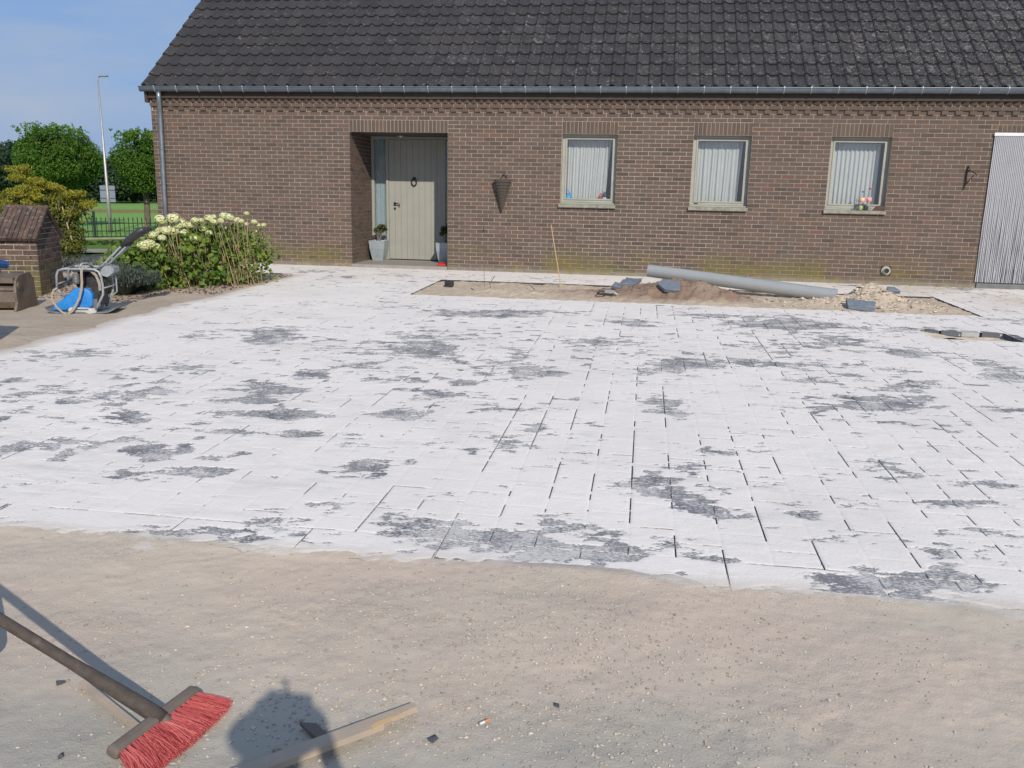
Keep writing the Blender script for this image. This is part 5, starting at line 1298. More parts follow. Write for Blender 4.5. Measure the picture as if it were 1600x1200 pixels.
# low wall and green railing left of the pier
LWn = thing('low_brick_wall', PM @ Vector((-1.4, .35, 0)), 'low brick wall running left from the pier, green railing on top', 'wall')
q = MB(); q.box(-2.4, -.01, .30, .42, 0, .36, M=PM); q.build('mortar_core', MORTAR, LWn)
for r in range(5):
    x = -2.4-(0 if r % 2 else .1)
    while x < -.02:
        a, c = max(x, -2.4), min(x+.2, -.012)
        if c-a > .04: place('brick', obrick(c-a-.01, .062, .1), LWn, loc=PM @ Vector(((a+c)/2, .345, .036+r*.072)), rot=(0,0,pa))
        x += .205
RAIL = thing('green_railing', PM @ Vector((-1.2, .36, .36)), 'green iron railing standing on the low wall at the left picture edge', 'railing')
q = MB()
for z in (.43,.62,.80): q.box(-2.3, -.03, .345, .365, z, z+.02, M=PM)
q.build('rail', simple('teal_green_paint', (.02,.10,.08), (.025,.12,.09), 6, .5), RAIL)
for i in range(18):
    q = MB(); q.box(-.09-i*.125, -.075-i*.125, .348, .362, .36, .90, M=PM); q.build('picket', FG, RAIL)

# ------------------------------------------------------------------ digger: only its bucket reaches into the picture
DG = thing('mini_digger', (1.9, -8.7, gz(-8.7)), 'small blue digger with a worn brown bucket resting beside the brick pier', 'digger')
RST = simple('worn_steel', (.14,.105,.08), (.19,.155,.125), 9, .65, .35, c3=(.24,.21,.18))
RSTD = simple('muddy_steel', (.10,.078,.062), (.15,.12,.10), 14, .8, .1)
DBL = simple('digger_blue', (.015,.07,.22), (.02,.10,.28), 8, .45)
BM = Matrix.Translation((1.20, -6.20, gz(-6.3)-.0)) @ Matrix.Rotation(radians(14), 4, 'Z')
q = MB(); bw_ = 1.1
sec = [(-.30,.02),(-.34,.10),(-.33,.27),(-.24,.33),(-.20,.40),(.02,.42),(.10,.30),(.12,.12),(.05,.02)]
inner = [(-.27,.05),(-.31,.11),(-.30,.26),(-.22,.31),(-.17,.37),(.0,.385),(.07,.28),(.09,.13),(.04,.05)]
n = len(sec); vs = []
for xx in (-bw_+.22, .22):
    vs += [BM @ Vector((xx, y, z)) for (y, z) in sec]
    vs += [BM @ Vector((xx, y, z)) for (y, z) in inner]
fs = []
for k in range(n-1): fs += [(k, k+1, 2*n+k+1, 2*n+k), (n+k+1, n+k, 3*n+k, 3*n+k+1)]
q.add(vs, fs); q.box(-bw_+.22, .22, -.36, -.31, .245, .275, M=BM); q.box(-bw_+.22, .22, -.37, -.18, .335, .40, M=BM); bk = q.build('bucket', RST, DG)
for xx in (.22, -bw_+.20):
    q = MB(); q.prism([(-.44,-.02),(-.36,.10),(-.38,.22),(-.35,.36),(-.28,.415),(-.18,.43),(.03,.44),(.12,.32),(.14,.12),(.18,.0),(.05,-.0)], BM @ Vector((xx, 0, 0)), BM.to_3x3() @ Vector((0,1,0)), (0,0,1), BM.to_3x3() @ Vector((1,0,0)), .03)
    q.lathe([(.05,0),(.05,.045),(.02,.05)], (0,0,0), 12, M=BM @ Matrix.Translation((xx, -.30, .30)) @ Matrix.Rotation(pi/2, 4, 'Y')); q.build('side_plate', RST, bk)
q = MB(); q.tube([(.95,-5.9,.42),(.70,-6.7,.62),(.9,-7.6,.60),(1.5,-8.4,.45)], [.05,.07,.08,.08], 8); q.build('boom', DBL, DG)
q = MB(); q.bbox(1.3,2.70,-9.35,-8.30,.10,.54,.08); q.build('body', DBL, DG)
for xx in (1.15, 2.45):
    q = MB(); q.bbox(xx, xx+.25, -9.7, -8.28, gz(-9), .24, .09); q.build('track', BLK, DG)
t = thing('blue_drum', (.2, -4.9, 0), 'dark blue rounded drum behind the digger bucket at the left edge', 'drum')
q = MB(); q.lathe([(.12,0),(.22,.03),(.27,.12),(.27,.22),(.22,.31),(.10,.34)], (.05,-5.15+.0,.0+.08), 18); q.build('drum_shell', simple('drum_blue', (.015,.07,.22), (.02,.09,.26), 8, .4), t, smooth=True)

# ------------------------------------------------------------------ plate compactor
CO = Vector((2.014, -6.61, gz(-6.5))); cang = radians(15.6)
CM = Matrix.Translation(CO) @ Matrix.Rotation(cang, 4, 'Z')
PC = thing('plate_compactor', CO+Vector((.4,.2,0)), 'blue and grey plate compactor with a beige strap and long folded handle', 'plate compactor')
CGR = simple('grey_frame_paint', (.36,.40,.43), (.24,.27,.29), 25, .45, .2, c3=(.22,.20,.17)); CBL = simple('bright_blue_plastic', (.012,.18,.56), (.03,.24,.62), 14, .45, c3=(.16,.28,.45))
CDK = simple('engine_black', (.025,.025,.028), (.06,.06,.065), 30, .5, .3); CMT = simple('engine_metal', (.28,.28,.28), (.16,.16,.17), 40, .5, .6)
STRP = simple('lashing_strap', (.36,.32,.26), (.28,.24,.19), 40, .9)
def cp(u, z, w=0): return CM @ Vector((u, w, z))
def Z5(zx, zy, w=0): return cp((zx-106)*.00105-.0*w, (1059-zy)*.001077, w)
ring = []
q = MB()
pts = [(-.03,.06),(-.01,.035),(.03,.012),(.10,.004),(.62,.004),(.70,.015),(.78,.055)]
vs = []
for w in (0, .42):
    for (u, z) in pts: vs.append(cp(u, z, w))
    for (u, z) in reversed(pts): vs.append(cp(u, z+.016, w))
n = len(pts)*2; q.add(vs, [(k, (k+1) % n, n+(k+1) % n, n+k) for k in range(n)]+[tuple(range(n)), tuple(range(2*n-1, n-1, -1))]); q.build('base_plate', simple('scuffed_plate', (.22,.27,.30), (.14,.15,.15), 14, .5, .3), PC)
q = MB(); hood = [(.045,.03),(.05,.075),(.14,.15),(.25,.245),(.31,.295),(.36,.307),(.44,.307),(.49,.28),(.52,.225),(.515,.09),(.46,.055),(.25,.06),(.20,.03)]
q.prism(hood, cp(0, 0, .03), CM.to_3x3() @ Vector((1,0,0)), (0,0,1), CM.to_3x3() @ Vector((0,1,0)), .09); hd = q.build('belt_guard', CBL, PC)
m_ = hd.modifiers.new('bevel', 'BEVEL'); m_.width = .018; m_.segments = 3; m_.limit_method = 'ANGLE'
for f in hd.data.polygons: f.use_smooth = True
q = MB(); q.prism([(.28,.13),(.44,.13),(.44,.20),(.36,.24),(.30,.18)], cp(0, 0, .022), CM.to_3x3() @ Vector((1,0,0)), (0,0,1), CM.to_3x3() @ Vector((0,1,0)), .01); q.build('guard_panel', CBL, PC)
q = MB(); q.prism([(.235,.045),(.26,.075),(.40,.075),(.55,.062),(.57,.04),(.55,.008),(.47,-.0),(.43,.018),(.30,.022),(.25,.02)], cp(0, 0, -.005), CM.to_3x3() @ Vector((1,0,0)), (0,0,1), CM.to_3x3() @ Vector((0,1,0)), .03); q.build('link_arm', simple('pale_grey_casting', (.52,.54,.55), (.38,.4,.41), 12, .5), PC)
q = MB(); q.box(.33,.47,-.008,-.006,.045,.055,M=CM); q.build('arm_slot', CDK, PC)
def cage(w, name):
    q = MB(); P = [(.56,.045),(.60,.13),(.655,.235),(.66,.33),(.650,.44),(.625,.51),(.57,.538),(.40,.54),(.22,.54),(.165,.52),(.142,.465),(.132,.30)]
    q.tube([cp(u, z, w) for (u, z) in P], .0145, 8); q.build('cage_tube', CGR, PC, smooth=True)
cage(0, 'n'); cage(.36, 'f')
q = MB()
for (u, z) in ((.57,.538),(.22,.54),(.14,.36)): q.tube([cp(u, z, 0), cp(u, z, .36)], .012, 8)
q.tube([cp(.40,.54,.02), cp(.42,.60,.05), cp(.46,.605,.10), cp(.50,.54,.2)], .012, 8)
q.tube([cp(.13,.30,0), cp(.16,.25,.02), cp(.20,.20,.03)], .012, 8)
q.tube([cp(.735,.50,.2), cp(.755,.40,.2), cp(.755,.25,.2), cp(.70,.20,.2), cp(.66,.22,.2)], .010, 8); q.tube([cp(.66,.31,0), cp(.75,.335,.2)], .009, 6)
q.build('cross_tube', CGR, PC, smooth=True)
q = MB(); q.bbox(.33,.60,.10,.34,.08,.34,.02,M=CM); q.bbox(.30,.42,.10,.30,.32,.50,.02,M=CM); q.lathe([(.10,0),(.14,.015),(.145,.06),(.12,.09),(.05,.10)], (0,0,0), 18, M=CM @ Matrix.Translation((.52,.24,.38)) @ Matrix.Rotation(pi/2, 4, 'X')); q.build('engine', CDK, PC)
q = MB()
for k in range(8): q.box(.40,.49,.085,.30,.14+k*.022,.150+k*.022,M=CM)
q.lathe([(.035,0),(.04,.02),(.04,.11),(.02,.12)], (0,0,0), 12, M=CM @ Matrix.Translation((.34,.06,.36)))
q.box(.50,.56,.06,.12,.05,.17,M=CM); q.box(.56,.60,.10,.14,.06,.22,M=CM); q.build('cooling_fin', CMT, PC)
q = MB(); q.bbox(.30,.52,.05,.30,.50,.53,.01,M=CM); q.build('tank_top', CMT, PC)
q = MB(); q.prism([(.60,.47),(.66,.56),(.72,.58),(.78,.55),(.78,.50),(.70,.44)], cp(0,0,.06), CM.to_3x3() @ Vector((1,0,0)), (0,0,1), CM.to_3x3() @ Vector((0,1,0)), .22); q.build('handle_bracket', CGR, PC)
q = MB()
for w in (.04, .30): q.tube([cp(.615,.55,w), cp(.70,.62,w), cp(.92,.845,w+.02), cp(1.13,1.0,w+.03)], .013, 8)
q.tube([cp(.74,.62,.17), cp(.95,.81,.17)], .010, 6); q.build('handle_bar', CGR, PC, smooth=True)
q = MB()
for w in (.05, .17, .31): q.tube([cp(.90,.81,w), cp(.96,.885,w), cp(1.08,.975,w), cp(1.16,1.015,w), cp(1.18,.99,w)], [.022,.030,.036,.034,.022], 8)
q.tube([cp(1.16,1.0,.03), cp(1.17,1.01,.18), cp(1.16,1.0,.34)], .024, 8); q.tube([cp(.93,.86,.06), cp(1.0,.90,.17), cp(.95,.85,.30)], .02, 6); q.build('grip', BLK, PC, smooth=True)
q = MB()
def strap(P, wd=.028):
    P = [Vector(p) for p in P]; vs = []
    for i, p in enumerate(P):
        d = (P[min(i+1, len(P)-1)]-P[max(i-1, 0)]).normalized(); sd_ = d.cross(CM.to_3x3() @ Vector((0,-1,.2))).normalized()*wd/2; vs += [p+sd_, p-sd_]
    nn = len(vs); off_ = CM.to_3x3() @ Vector((0,.003,0)); vs2 = [v+off_ for v in vs]
    q.add(vs+vs2, [(2*k, 2*k+1, 2*k+3, 2*k+2) for k in range(len(P)-1)]+[(nn+2*k+1, nn+2*k, nn+2*k+2, nn+2*k+3) for k in range(len(P)-1)])
w0 = -.022
strap([Z5(x_, y_, w_) for (x_, y_, w_) in [(530,520,.05),(525,555,w0),(522,620,w0-.01),(520,700,w0-.01),(512,780,w0-.02),(480,880,w0-.02),(430,970,w0-.025),(385,1030,w0-.03),(345,1052,w0-.03)]])
strap([Z5(x_, y_, w_) for (x_, y_, w_) in [(330,1055,w0-.03),(285,1040,w0-.03),(230,985,w0-.03),(190,910,w0-.03),(182,850,w0-.02),(205,790,w0-.01),(240,770,w0)]], .024)
strap([Z5(x_, y_, w_) for (x_, y_, w_) in [(545,540,.02),(600,570,.03),(660,630,.03),(690,720,.03),(690,800,.03)]], .03)
strap([Z5(x_, y_, w_) for (x_, y_, w_) in [(440,575,.05),(425,650,.05),(408,760,.05)]], .04)
q.build('strap', STRP, PC)

# ------------------------------------------------------------------ things in the bed
PVC = simple('grey_pvc', (.30,.325,.335), (.28,.30,.31), 3, .30, spec=.8)
A_, B_ = Vector((9.20, -1.72, .262)), Vector((12.03, -2.42, .035)); d = (B_-A_).normalized()
t = thing('drain_pipe', (10.5, -2.0, 0), 'long grey plastic drain pipe lying aslant across the earth heaps', 'pipe')
q = MB(); n = 28; vs = []; e = d.cross(Vector((0,0,1))).normalized(); g = d.cross(e)
for (pp, rr_) in ((A_, .102), (B_, .102), (B_, .094), (A_, .094)): vs += [pp+(e*cos(2*pi*k/n)+g*sin(2*pi*k/n))*rr_ for k in range(n)]
q.add(vs, [(l*n+k, l*n+(k+1) % n, ((l+1) % 4)*n+(k+1) % n, ((l+1) % 4)*n+k) for l in range(4) for k in range(n)])
o = q.build('pipe_wall', PVC, t); auto_smooth(o, 50)
SLB = simple('loose_slate_paver', (.115,.14,.18), (.16,.185,.22), 20, .7, c3=(.22,.24,.27), bump=.3)
def slab(name, poly, p, rx, ry, rz, lab, th=.06):
    q = MB(); q.prism(poly, (0,0,0), (1,0,0), (0,1,0), (0,0,1), th); o = q.build(name, SLB, label=lab, cat='paver')
    o.matrix_world = Matrix.Translation(p) @ Euler((rx, ry, rz)).to_matrix().to_4x4()
    m_ = o.modifiers.new('bevel', 'BEVEL'); m_.width = .006; m_.segments = 1
slab('loose_paver', [(-.19,-.12),(.06,-.12),(.19,.12),(-.10,.13)], (8.93, -2.60, sh(8.93,-2.6)+.045), radians(10), radians(-5), .1, 'loose slate paver on the earth heap next to the raised pipe end')
slab('broken_paver', [(-.10,-.07),(.03,-.10),(.10,.02),(-.02,.09)], (8.72, -2.70, sh(8.72,-2.7)+.04), radians(22), radians(12), .3, 'small broken slate piece leaning left of the loose paver under the pipe end')
slab('loose_paver', [(-.16,-.02),(-.05,-.14),(.17,-.14),(.17,.08),(-.10,.12)], (9.50, -3.00, sh(9.5,-3.0)+.02), radians(30), radians(2), -.06, 'five sided slate paver tilted on the brown earth below the pipe')
slab('loose_paver', [(-.18,-.12),(.17,-.12),(.20,.13),(-.20,.13)], (12.16, -3.38, sh(12.16,-3.38)+.01), radians(26), radians(4), -.08, 'dark slate paver lying on the pale sand heap at the pipe foot')
slab('broken_paver', [(-.11,-.05),(.12,-.05),(.06,.07),(-.05,.08)], (12.95, -1.90, sh(12.95,-1.9)+.09), radians(25), 0, .2, 'pointed slate piece sticking up behind the pale sand heap')
slab('broken_paver', [(-.10,-.06),(.10,-.06),(.10,.06),(-.10,.06)], (8.95, -2.2, sh(8.95,-2.2)+.10), radians(18), radians(8), .5, 'slate offcut half hidden behind the paver near the pipe end')
ALU = simple('grey_tool_metal', (.42,.43,.43), (.28,.29,.29), 30, .45, .5)
t = thing('paving_clamp', (8.62, -3.2, 0), 'small grey metal hand tool lying on the earth left of the pavers', 'tool')
zt_ = sh(8.62,-3.2)+.035; q = MB()
q.tube([(8.46,-3.22,zt_),(8.47,-3.27,zt_-.01),(8.55,-3.29,zt_-.01),(8.60,-3.26,zt_)], .010, 6); q.tube([(8.46,-3.22,zt_),(8.50,-3.18,zt_+.02),(8.60,-3.18,zt_+.03)], .010, 6); q.build('jaw', IRON, t)
q = MB(); q.bbox(8.57,8.72,-3.27,-3.20,zt_,zt_+.05,.01); q.tube([(8.70,-3.23,zt_+.02),(8.76,-3.24,zt_-.01)], .014, 6); q.build('tool_body', ALU, t)
q = MB(); q.bbox(5.96,6.10,-2.46,-2.38,-.035,.055,.008); q.bbox(5.98,6.03,-2.48,-2.465,-.0,.04,.002); q.build('black_box', BLK, label='small black box standing in the left end of the sandy bed', cat='box')
BAM = simple('bamboo', (.50,.37,.22), (.42,.30,.17), 20, .7)
def stick(p0, p1, r, mat_, lab, name='garden_stick', cat='stick', mid=None):
    q = MB(); P = [p0]+([mid] if mid else [])+[p1]; q.tube(P, [r]*(len(P)-1)+[r*.8], 6); q.build(name, mat_, label=lab, cat=cat)
stick(Vector((7.8022, -1.9500, -0.0177))-Vector((0,0,.04)), Vector((7.5874, -1.8000, 0.9639)), .009, BAM, 'pale bamboo stick leaning left in the bed in front of the wall')
stick(Vector((6.6235, -2.5000, -0.0341))-Vector((0,0,.04)), Vector((6.5920, -2.4500, 0.8905)), .0035, simple('thin_wire', (.16,.12,.10), (.12,.09,.08), 20, .6), 'thin dark upright wire standing in the sandy bed below the cone basket', 'wire', 'wire')
q = MB(); q.tube([Vector((6.5708, -2.4500, 0.9398)), Vector((6.5943, -2.4600, 0.8511))], [.006,.012], 6); q.build('wire_tip', IRON, label='small dark knob at the top of the thin upright wire', cat='knob')
TWG = simple('dry_twig', (.12,.09,.065), (.09,.07,.05), 20, .9)
stick(Vector((6.8096, -2.9000, -0.0547)), Vector((6.8473, -2.8500, 0.1993)), .006, TWG, 'dark curved twig sticking up right of the thin wire', 'twig', 'twig', Vector((6.7738, -2.8800, 0.0808)))
stick(Vector((6.5466, -2.9000, -0.0445)), Vector((6.4247, -2.6000, -0.0308)), .007, TWG, 'short dark twig lying left of the thin wire', 'twig', 'twig')
stick(Vector((7.5713, -3.0000, -0.0350)), Vector((7.2970, -2.3000, 0.0413)), .006, TWG, 'dark root fibre poking out of the sand near the bamboo stick', 'twig', 'twig')

# ------------------------------------------------------------------ broom, planks, small litter in front
WD = simple('weathered_wood', (.175,.145,.12), (.11,.09,.075), 5, .8, bump=.4, bscale=60, stretch=(1,1,1), c3=(.26,.22,.18))
WDD = simple('dark_handle_wood', (.085,.068,.058), (.050,.041,.036), 30, .85, bump=.7, bscale=80, c3=(.15,.125,.105))
PINE = simple('dusty_pine', (.46,.37,.28), (.38,.31,.24), 6, .85, bump=.3, c3=(.30,.26,.21)); PINF = simple('fresh_split_pine', (.55,.38,.20), (.5,.33,.17), 10, .8)
BR = thing('broom', Vector((7.6892, -13.7220, -0.1338)), 'broom with red bristles and long dark wooden handle lying on the gravel', 'broom')
e0, e1 = Vector((7.6951, -13.9216, -0.1188)), Vector((7.7642, -13.6030, -0.1188))
bd = (e1-e0); BLn = bd.length; bd.normalize(); bn = Vector((bd.y, -bd.x, 0)).normalized(); 
if bn.x < 0: bn = -bn
tiltd = (bn*.93+Vector((0,0,-.25))).normalized(); upn = bd.cross(tiltd).normalized()
if upn.z < 0: upn = -upn
BMx = Matrix(((bd.x,tiltd.x,upn.x,e0.x),(bd.y,tiltd.y,upn.y,e0.y),(bd.z,tiltd.z,upn.z,e0.z),(0,0,0,1)))
q = MB(); q.bbox(-.008, BLn+.008, -.030, .012, -.020, .020, .008, M=BMx); o = q.build('broom_block', WD, BR)
m_ = o.modifiers.new('bevel', 'BEVEL'); m_.width = .006; m_.segments = 2
RB = mat_leaf('red_bristle', (.48,.09,.095), (.66,.15,.15), (.78,.26,.25), .3, .5)
q = MB(); R = random.Random(91)
ntuft = 15
for row in range(3):
    for i in range(ntuft):
        u0 = (i+.5)/ntuft*BLn; c0 = BMx @ Vector((u0, .010, -.012+row*.012)); tn = R.uniform(.2,.8)
        for k in range(48):
            side_ = (u0/BLn-.5)*2; spread = .35*side_+R.uniform(-.20,.20)
            Lb = .115*(1-.10*abs(side_))+R.uniform(-.008,.006)
            dirv = (tiltd+bd*spread+upn*R.uniform(-.10,.10)).normalized()
            p0 = c0+bd*R.uniform(-.007,.007); p1 = p0+dirv*Lb*.55; p2 = p0+dirv*Lb+Vector((0,0,-.010))+bd*spread*.02
            zf = gh(p2.x, p2.y)+.002; p2.z = max(p2.z, zf); p1.z = max(p1.z, zf+.002)
            a_ = R.uniform(0, 3.14); w = (bd*cos(a_)+upn*sin(a_))*.00085
            q.add([p0-w, p0+w, p1+w, p1-w, p2+w*.7, p2-w*.7], [(0,1,2,3),(3,2,4,5)], 0, min(1, max(0, tn+R.uniform(-.25,.25))))
q.build('bristle', RB, BR, kind='stuff')
h0 = Vector((7.7236, -13.7542, -0.1038)); h1 = h0+Vector((-.455,-.062,.315)).normalized()*1.58
dh = (h1-h0).normalized()
q = MB(); q.tube([h0-dh*.02, h0+dh*.03, h0+dh*.16, h0+dh*.30, h0+dh*.8, h1], [.022,.025,.022,.017,.0165,.0165], 12); q.build('handle', WDD, BR, smooth=True)
q = MB(); q.tube([h0-dh*.05+Vector((0,0,-.01)), h0+dh*.01], [.024,.020], 12); q.build('ferrule', WD, BR, smooth=True)

def plank(name, a, c, wd, th, mat_, lab, ends=None):
    a = Vector(a); c = Vector(c); d = (c-a); L = d.length; d.normalize(); nn = Vector((-d.y, d.x, 0)).normalized(); up_ = d.cross(nn)
    if up_.z < 0: up_ = -up_
    q = MB(); q.prism(ends or [(0,-wd/2),(L,-wd/2),(L,wd/2),(0,wd/2)], a, d, nn, up_, th); return q.build(name, mat_, label=lab, cat='wood')
a = Vector((8.0833, -13.9121, -0.1438)); c = Vector((8.4740, -13.5349, -0.1438)); L_ = (c-a).length
o = plank('plank', a-(c-a).normalized()*.15, c, .052, .020, PINE, 'dusty pale wooden plank lying at the bottom centre of the gravel', [(0,-.026),(L_+.02,-.026),(L_+.06,-.004),(L_+.15,-.002),(L_+.15,.026),(0,.026)])
dd = (c-a).normalized(); nn = Vector((-dd.y, dd.x, 0))
q = MB(); q.prism([(0,-.014),(.09,.0),(.12,.012),(.02,.012),(.0,.004)], a+dd*(L_-.17)-nn*.018+Vector((0,0,.0205)), dd, nn, (0,0,1), .002); q.build('split_grain', PINF, o)
q = MB(); pts_ = [Vector((8.1317, -13.6520, -0.1438)), Vector((8.1586, -13.6680, -0.1518)), Vector((8.1961, -13.6907, -0.1578)), Vector((8.2331, -13.7185, -0.1598))]
vs = []
for p in pts_: vs += [p, p+Vector((.050,.012,-.006)), p+Vector((.050,.012,-.016)), p+Vector((0,0,-.012))]
q.add(vs, [(4*l+k, 4*l+(k+1) % 4, 4*l+4+(k+1) % 4, 4*l+4+k) for l in range(3) for k in range(4)]+[(0,1,2,3),(15,14,13,12)]); q.build('wood_offcut', WD, label='curved grey wood offcut in the shadow just behind the plank', cat='wood')
plank('lath', Vector((7.3376, -13.5676, -0.1558)), Vector((7.6601, -13.7602, -0.1558)), .022, .010, PINE, 'thin pale lath lying under the broom handle')
plank('lath', Vector((6.8864, -13.2883, -0.1608)), Vector((7.0067, -13.3497, -0.1608)), .006, .004, WD, 'tiny splinter lying beside the shadow of the broom handle')
t = thing('cigarette_butt', Vector((8.6880, -13.5240, -0.1588)), 'orange and white cigarette butt on the gravel right of the plank', 'cigarette butt')
p0, p1 = Vector((8.6769, -13.5408, -0.1578)), Vector((8.7022, -13.5127, -0.1578)); pm = p0.lerp(p1, .45)
q = MB(); q.tube([p0, pm], .0042, 8); q.build('paper', WHT, t); q = MB(); q.tube([pm, p1], .0043, 8); q.build('filter', simple('orange_filter', (.65,.25,.07), (.6,.22,.06), 60, .8), t)

# ------------------------------------------------------------------ people
SKINM = simple('skin', (.50,.30,.21), (.46,.27,.19), 10, .55); JEAN = simple('blue_denim', (.10,.15,.23), (.15,.20,.29), 40, .9, bump=.3, bscale=300)
SHIRT = simple('grey_work_shirt', (.10,.10,.11), (.13,.13,.14), 12, .9); SHOE = simple('work_boot', (.06,.045,.035), (.09,.07,.055), 20, .8); HAIR = simple('hair', (.05,.035,.025), (.08,.06,.04), 60, .7)
def person(name, J, hip_z, label, facing):
    """J: joints -> (pos, radius). One continuous skinned body; materials by region"""
    t = thing(name, (J['pelvis'][0][0], J['pelvis'][0][1], gz(J['pelvis'][0][1])), label, 'person')
    keys = list(J); idx = {k: i for i, k in enumerate(keys)}
    chains = [['pelvis','belly','chest','neck0','neck','head0','head1','head2'], ['chest','shL','elL','wrL','haL'], ['chest','shR','elR','wrR','haR'], ['pelvis','hpL','knL','anL','toL'], ['pelvis','hpR','knR','anR','toR']]
    for s in 'LR':
        for f in range(4):
            if 'f%s%da' % (s, f) in J: chains.append(['ha'+s, 'f%s%da' % (s, f), 'f%s%db' % (s, f), 'f%s%dc' % (s, f)])
        if 't%sa' % s in J: chains.append(['ha'+s, 't%sa' % s, 't%sb' % s])
    ed = []
    for c in chains:
        for a, b_ in zip(c[:-1], c[1:]): ed.append((idx[a], idx[b_]))
    me = bpy.data.meshes.new('body'); me.from_pydata([tuple(J[k][0]) for k in keys], ed, []); ob = bpy.data.objects.new('tmp_body', me); COL.objects.link(ob)
    sk = ob.modifiers.new('skin', 'SKIN'); 
    if not me.skin_vertices:
        bm = bmesh.new(); bm.from_mesh(me); bm.verts.layers.skin.verify(); bm.to_mesh(me); bm.free()
    for i, k in enumerate(keys):
        r = J[k][1]; me.skin_vertices[0].data[i].radius = (r, r) if not isinstance(r, tuple) else r
        me.skin_vertices[0].data[i].use_root = (k == 'pelvis')
    sub = ob.modifiers.new('sub', 'SUBSURF'); sub.levels = 2; sub.render_levels = 2
    bpy.context.view_layer.update(); dg = bpy.context.evaluated_depsgraph_get(); m2 = bpy.data.meshes.new_from_object(ob.evaluated_get(dg))
    bpy.data.objects.remove(ob); m2.name = 'body'; m2.materials.clear()
    for m_ in (SKINM, SHIRT, JEAN, SHOE): m2.materials.append(m_)
    g0 = gz(J['pelvis'][0][1]); nz = J['neck'][0][2]
    for f in m2.polygons:
        c = f.center; mi = 1
        dw = min((c-Vector(J['wr'+s][0])).length for s in 'LR'); dhn = min((c-Vector(J['ha'+s][0])).length for s in 'LR')
        if c.z < g0+.10: mi = 3
        elif c.z < hip_z+.04 and dhn > .16: mi = 2
        if c.z > nz-.01 and (Vector((c.x, c.y))-Vector(J['neck'][0][:2])).length < .17: mi = 0
        if dhn < .105 or dw < .03: mi = 0
        f.material_index = mi; f.use_smooth = True
    place('body', m2, t)
    hc = Vector(J['head1'][0]); fx = Vector((sin(facing), cos(facing), 0)); sxv = Vector((cos(facing), -sin(facing), 0))
    q = MB()
    for s in (-1, 1): q.lathe([(.001,-.011),(.011,-.004),(.012,.004),(.001,.011)], tuple(hc+fx*.078+sxv*s*.032+Vector((0,0,.012))), 8)
    q.build('eye', WHT, t, smooth=True)
    q = MB(); q.tube([hc+fx*.085+Vector((0,0,.015)), hc+fx*.108+Vector((0,0,-.025)), hc+fx*.09+Vector((0,0,-.035))], [.008,.014,.010], 8)
    for s in (-1, 1): q.tube([hc+sxv*s*.080+Vector((0,0,.02)), hc+sxv*s*.092+Vector((0,0,.0)), hc+sxv*s*.082+Vector((0,0,-.03))], [.010,.016,.009], 6)
    q.build('face_feature', SKINM, t, smooth=True)
    q = MB(); q.lathe([(.100,-.02),(.104,.02),(.098,.06),(.075,.10),(.04,.118),(.005,.123)], tuple(hc+Vector((0,0,.012))-fx*.012), 18); q.build('cap', SHIRT, t, smooth=True)
    q = MB(); q.prism([(-.075,.06),(-.07,.13),(-.03,.165),(.03,.165),(.07,.13),(.075,.06)], hc+Vector((0,0,.03)), sxv, (fx+Vector((0,0,-.15))).normalized(), (0,0,1), .008); q.build('cap_peak', SHIRT, t)
    return t
def hand(J, s, wr, ha, dirv, curl, out):
    dirv = Vector(dirv).normalized(); curl = Vector(curl).normalized(); sd = dirv.cross(curl).normalized()
    ha = Vector(ha)
    for f, (o_, L) in enumerate(((-.030,.072),(-.010,.080),(.010,.075),(.030,.060))):
        b0 = ha+sd*o_+dirv*.035; J['f%s%da' % (s, f)] = (b0, .0095); J['f%s%db' % (s, f)] = (b0+dirv*L*.5+curl*L*.18, .0085); J['f%s%dc' % (s, f)] = (b0+dirv*L*.62+curl*L*.62, .0075)
    J['t%sa' % s] = (ha-sd*.040+curl*.012, .011); J['t%sb' % s] = (ha-sd*.052+dirv*.035+curl*.035, .0095)
# photographer, holding the phone where the camera stands
gy0 = gz(-16.1); P = lambda x, y, z: Vector((9.165+x, -16.14+y, gy0+z+.03))
J = {'pelvis':(P(.03,-.04,.95),(.15,.11)),'belly':(P(.02,-.03,1.12),(.15,.11)),'chest':(P(.02,-.02,1.32),(.17,.12)),'neck0':(P(.01,0,1.45),.075),'neck':(P(0,.02,1.52),.06),'head0':(P(0,.035,1.58),.070),'head1':(P(0,.04,1.655),(.082,.095)),'head2':(P(0,.03,1.735),.062),
 'shL':(P(-.17,0,1.40),.065),'elL':(P(-.24,.10,1.16),.048),'wrL':(P(-.20,.25,1.39),.030),'haL':(P(-.160,.265,1.50),(.038,.022)),
 'shR':(P(.21,0,1.40),.065),'elR':(P(.31,.08,1.17),.048),'wrR':(P(.075,.25,1.40),.030),'haR':(P(.035,.265,1.51),(.038,.022)),
 'hpL':(P(-.09,-.04,.88),.095),'knL':(P(-.11,.0,.49),.062),'anL':(P(-.13,-.03,.10),.045),'toL':(P(-.15,.14,.045),.042),
 'hpR':(P(.14,-.04,.88),.095),'knR':(P(.17,.0,.49),.062),'anR':(P(.19,-.03,.10),.045),'toR':(P(.22,.14,.045),.042)}
hand(J, 'L', None, J['haL'][0], (0.1,-.05,1), (1,0,.05), None); hand(J, 'R', None, J['haR'][0], (-.1,-.05,1), (-1,0,.05), None)
PH_ = person('person', J, gy0+.92, 'person in a cap standing and photographing, only the head shadow shows on the gravel', 0)
q = MB(); hc_ = Vector(J['head1'][0]); q.lathe([(.05,.0),(.150,-.012),(.152,-.006),(.06,.012)], tuple(hc_+Vector((0,-.01,.03))), 24); q.build('hat_brim', SHIRT, PH_, smooth=True)
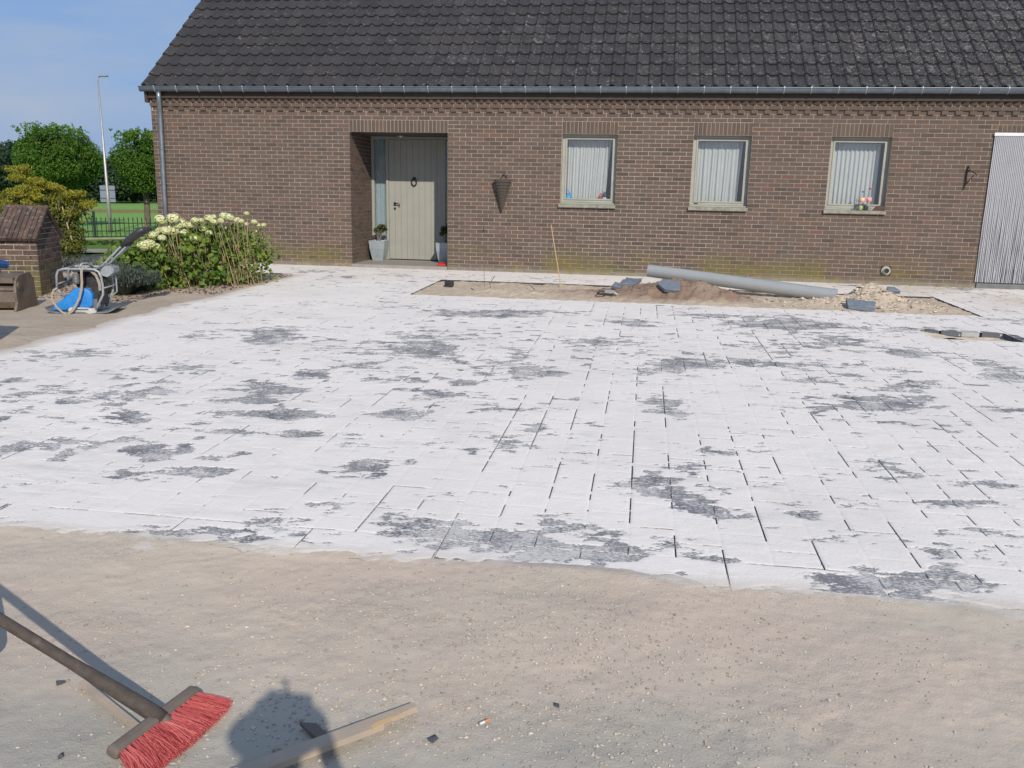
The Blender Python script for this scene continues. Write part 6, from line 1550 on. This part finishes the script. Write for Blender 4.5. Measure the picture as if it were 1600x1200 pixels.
t = thing('phone', (9.103, -15.885, 1.46), 'phone held up by the photographer, shown only by its shadow', 'phone')
q = MB(); q.bbox(9.030, 9.185, -15.893, -15.885, 1.425, 1.500, .003); q.build('phone_body', BLK, t)
q = MB(); q.tube([(9.105,-15.90,1.50),(9.10,-15.90,1.535),(9.095,-15.90,1.555)], [.009,.008,.007], 8); q.build('finger_shadow_peg', BLK, t)  # unseen peg for a raised finger, shaped to cast the shadow's spike
# worker holding the broom
gy1 = gz(-13.6); P = lambda x, y, z: Vector((6.86+x, -13.62+y, gy1+z)); Hh = h0+dh*1.30; Hh2 = h0+dh*1.50
J = {'pelvis':(P(-.58,.0,.84),(.12,.14)),'belly':(P(-.66,.0,.97),(.12,.14)),'chest':(P(-.78,-.02,1.17),(.12,.16)),'neck0':(P(-.84,-.03,1.30),.07),'neck':(P(-.87,-.03,1.37),.058),'head0':(P(-.89,-.03,1.42),.068),'head1':(P(-.91,-.03,1.49),(.092,.080)),'head2':(P(-.92,-.03,1.57),.06),
 'shL':(P(-.80,.17,1.24),.062),'elL':(P(-.66,.08,1.0),.045),'wrL':(Hh+Vector((-.04,.07,.08)),.029),'haL':(Hh+Vector((0,.02,.035)),(.036,.022)),
 'shR':(P(-.80,-.21,1.24),.062),'elR':(P(-.72,-.30,.98),.045),'wrR':(Hh2+Vector((-.07,-.04,.09)),.029),'haR':(Hh2+Vector((0,-.01,.035)),(.036,.022)),
 'hpL':(P(-.54,.10,.77),.09),'knL':(P(-.22,.10,.47),.070),'anL':(P(.060,.05,.125),.062),'toL':(P(.065,.12,.048),.042),
 'hpR':(P(-.64,-.09,.77),.09),'knR':(P(-.76,-.13,.42),.062),'anR':(P(-.95,-.14,.10),.046),'toR':(P(-.80,-.18,.045),.042)}
hand(J, 'L', None, J['haL'][0], (.3,-.9,-.3), (.1,-.1,-1), None); hand(J, 'R', None, J['haR'][0], (.3,.9,-.3), (.1,.1,-1), None)
person('person', J, gy1+.90, 'worker in blue jeans at the left picture edge holding the broom handle', pi/2)
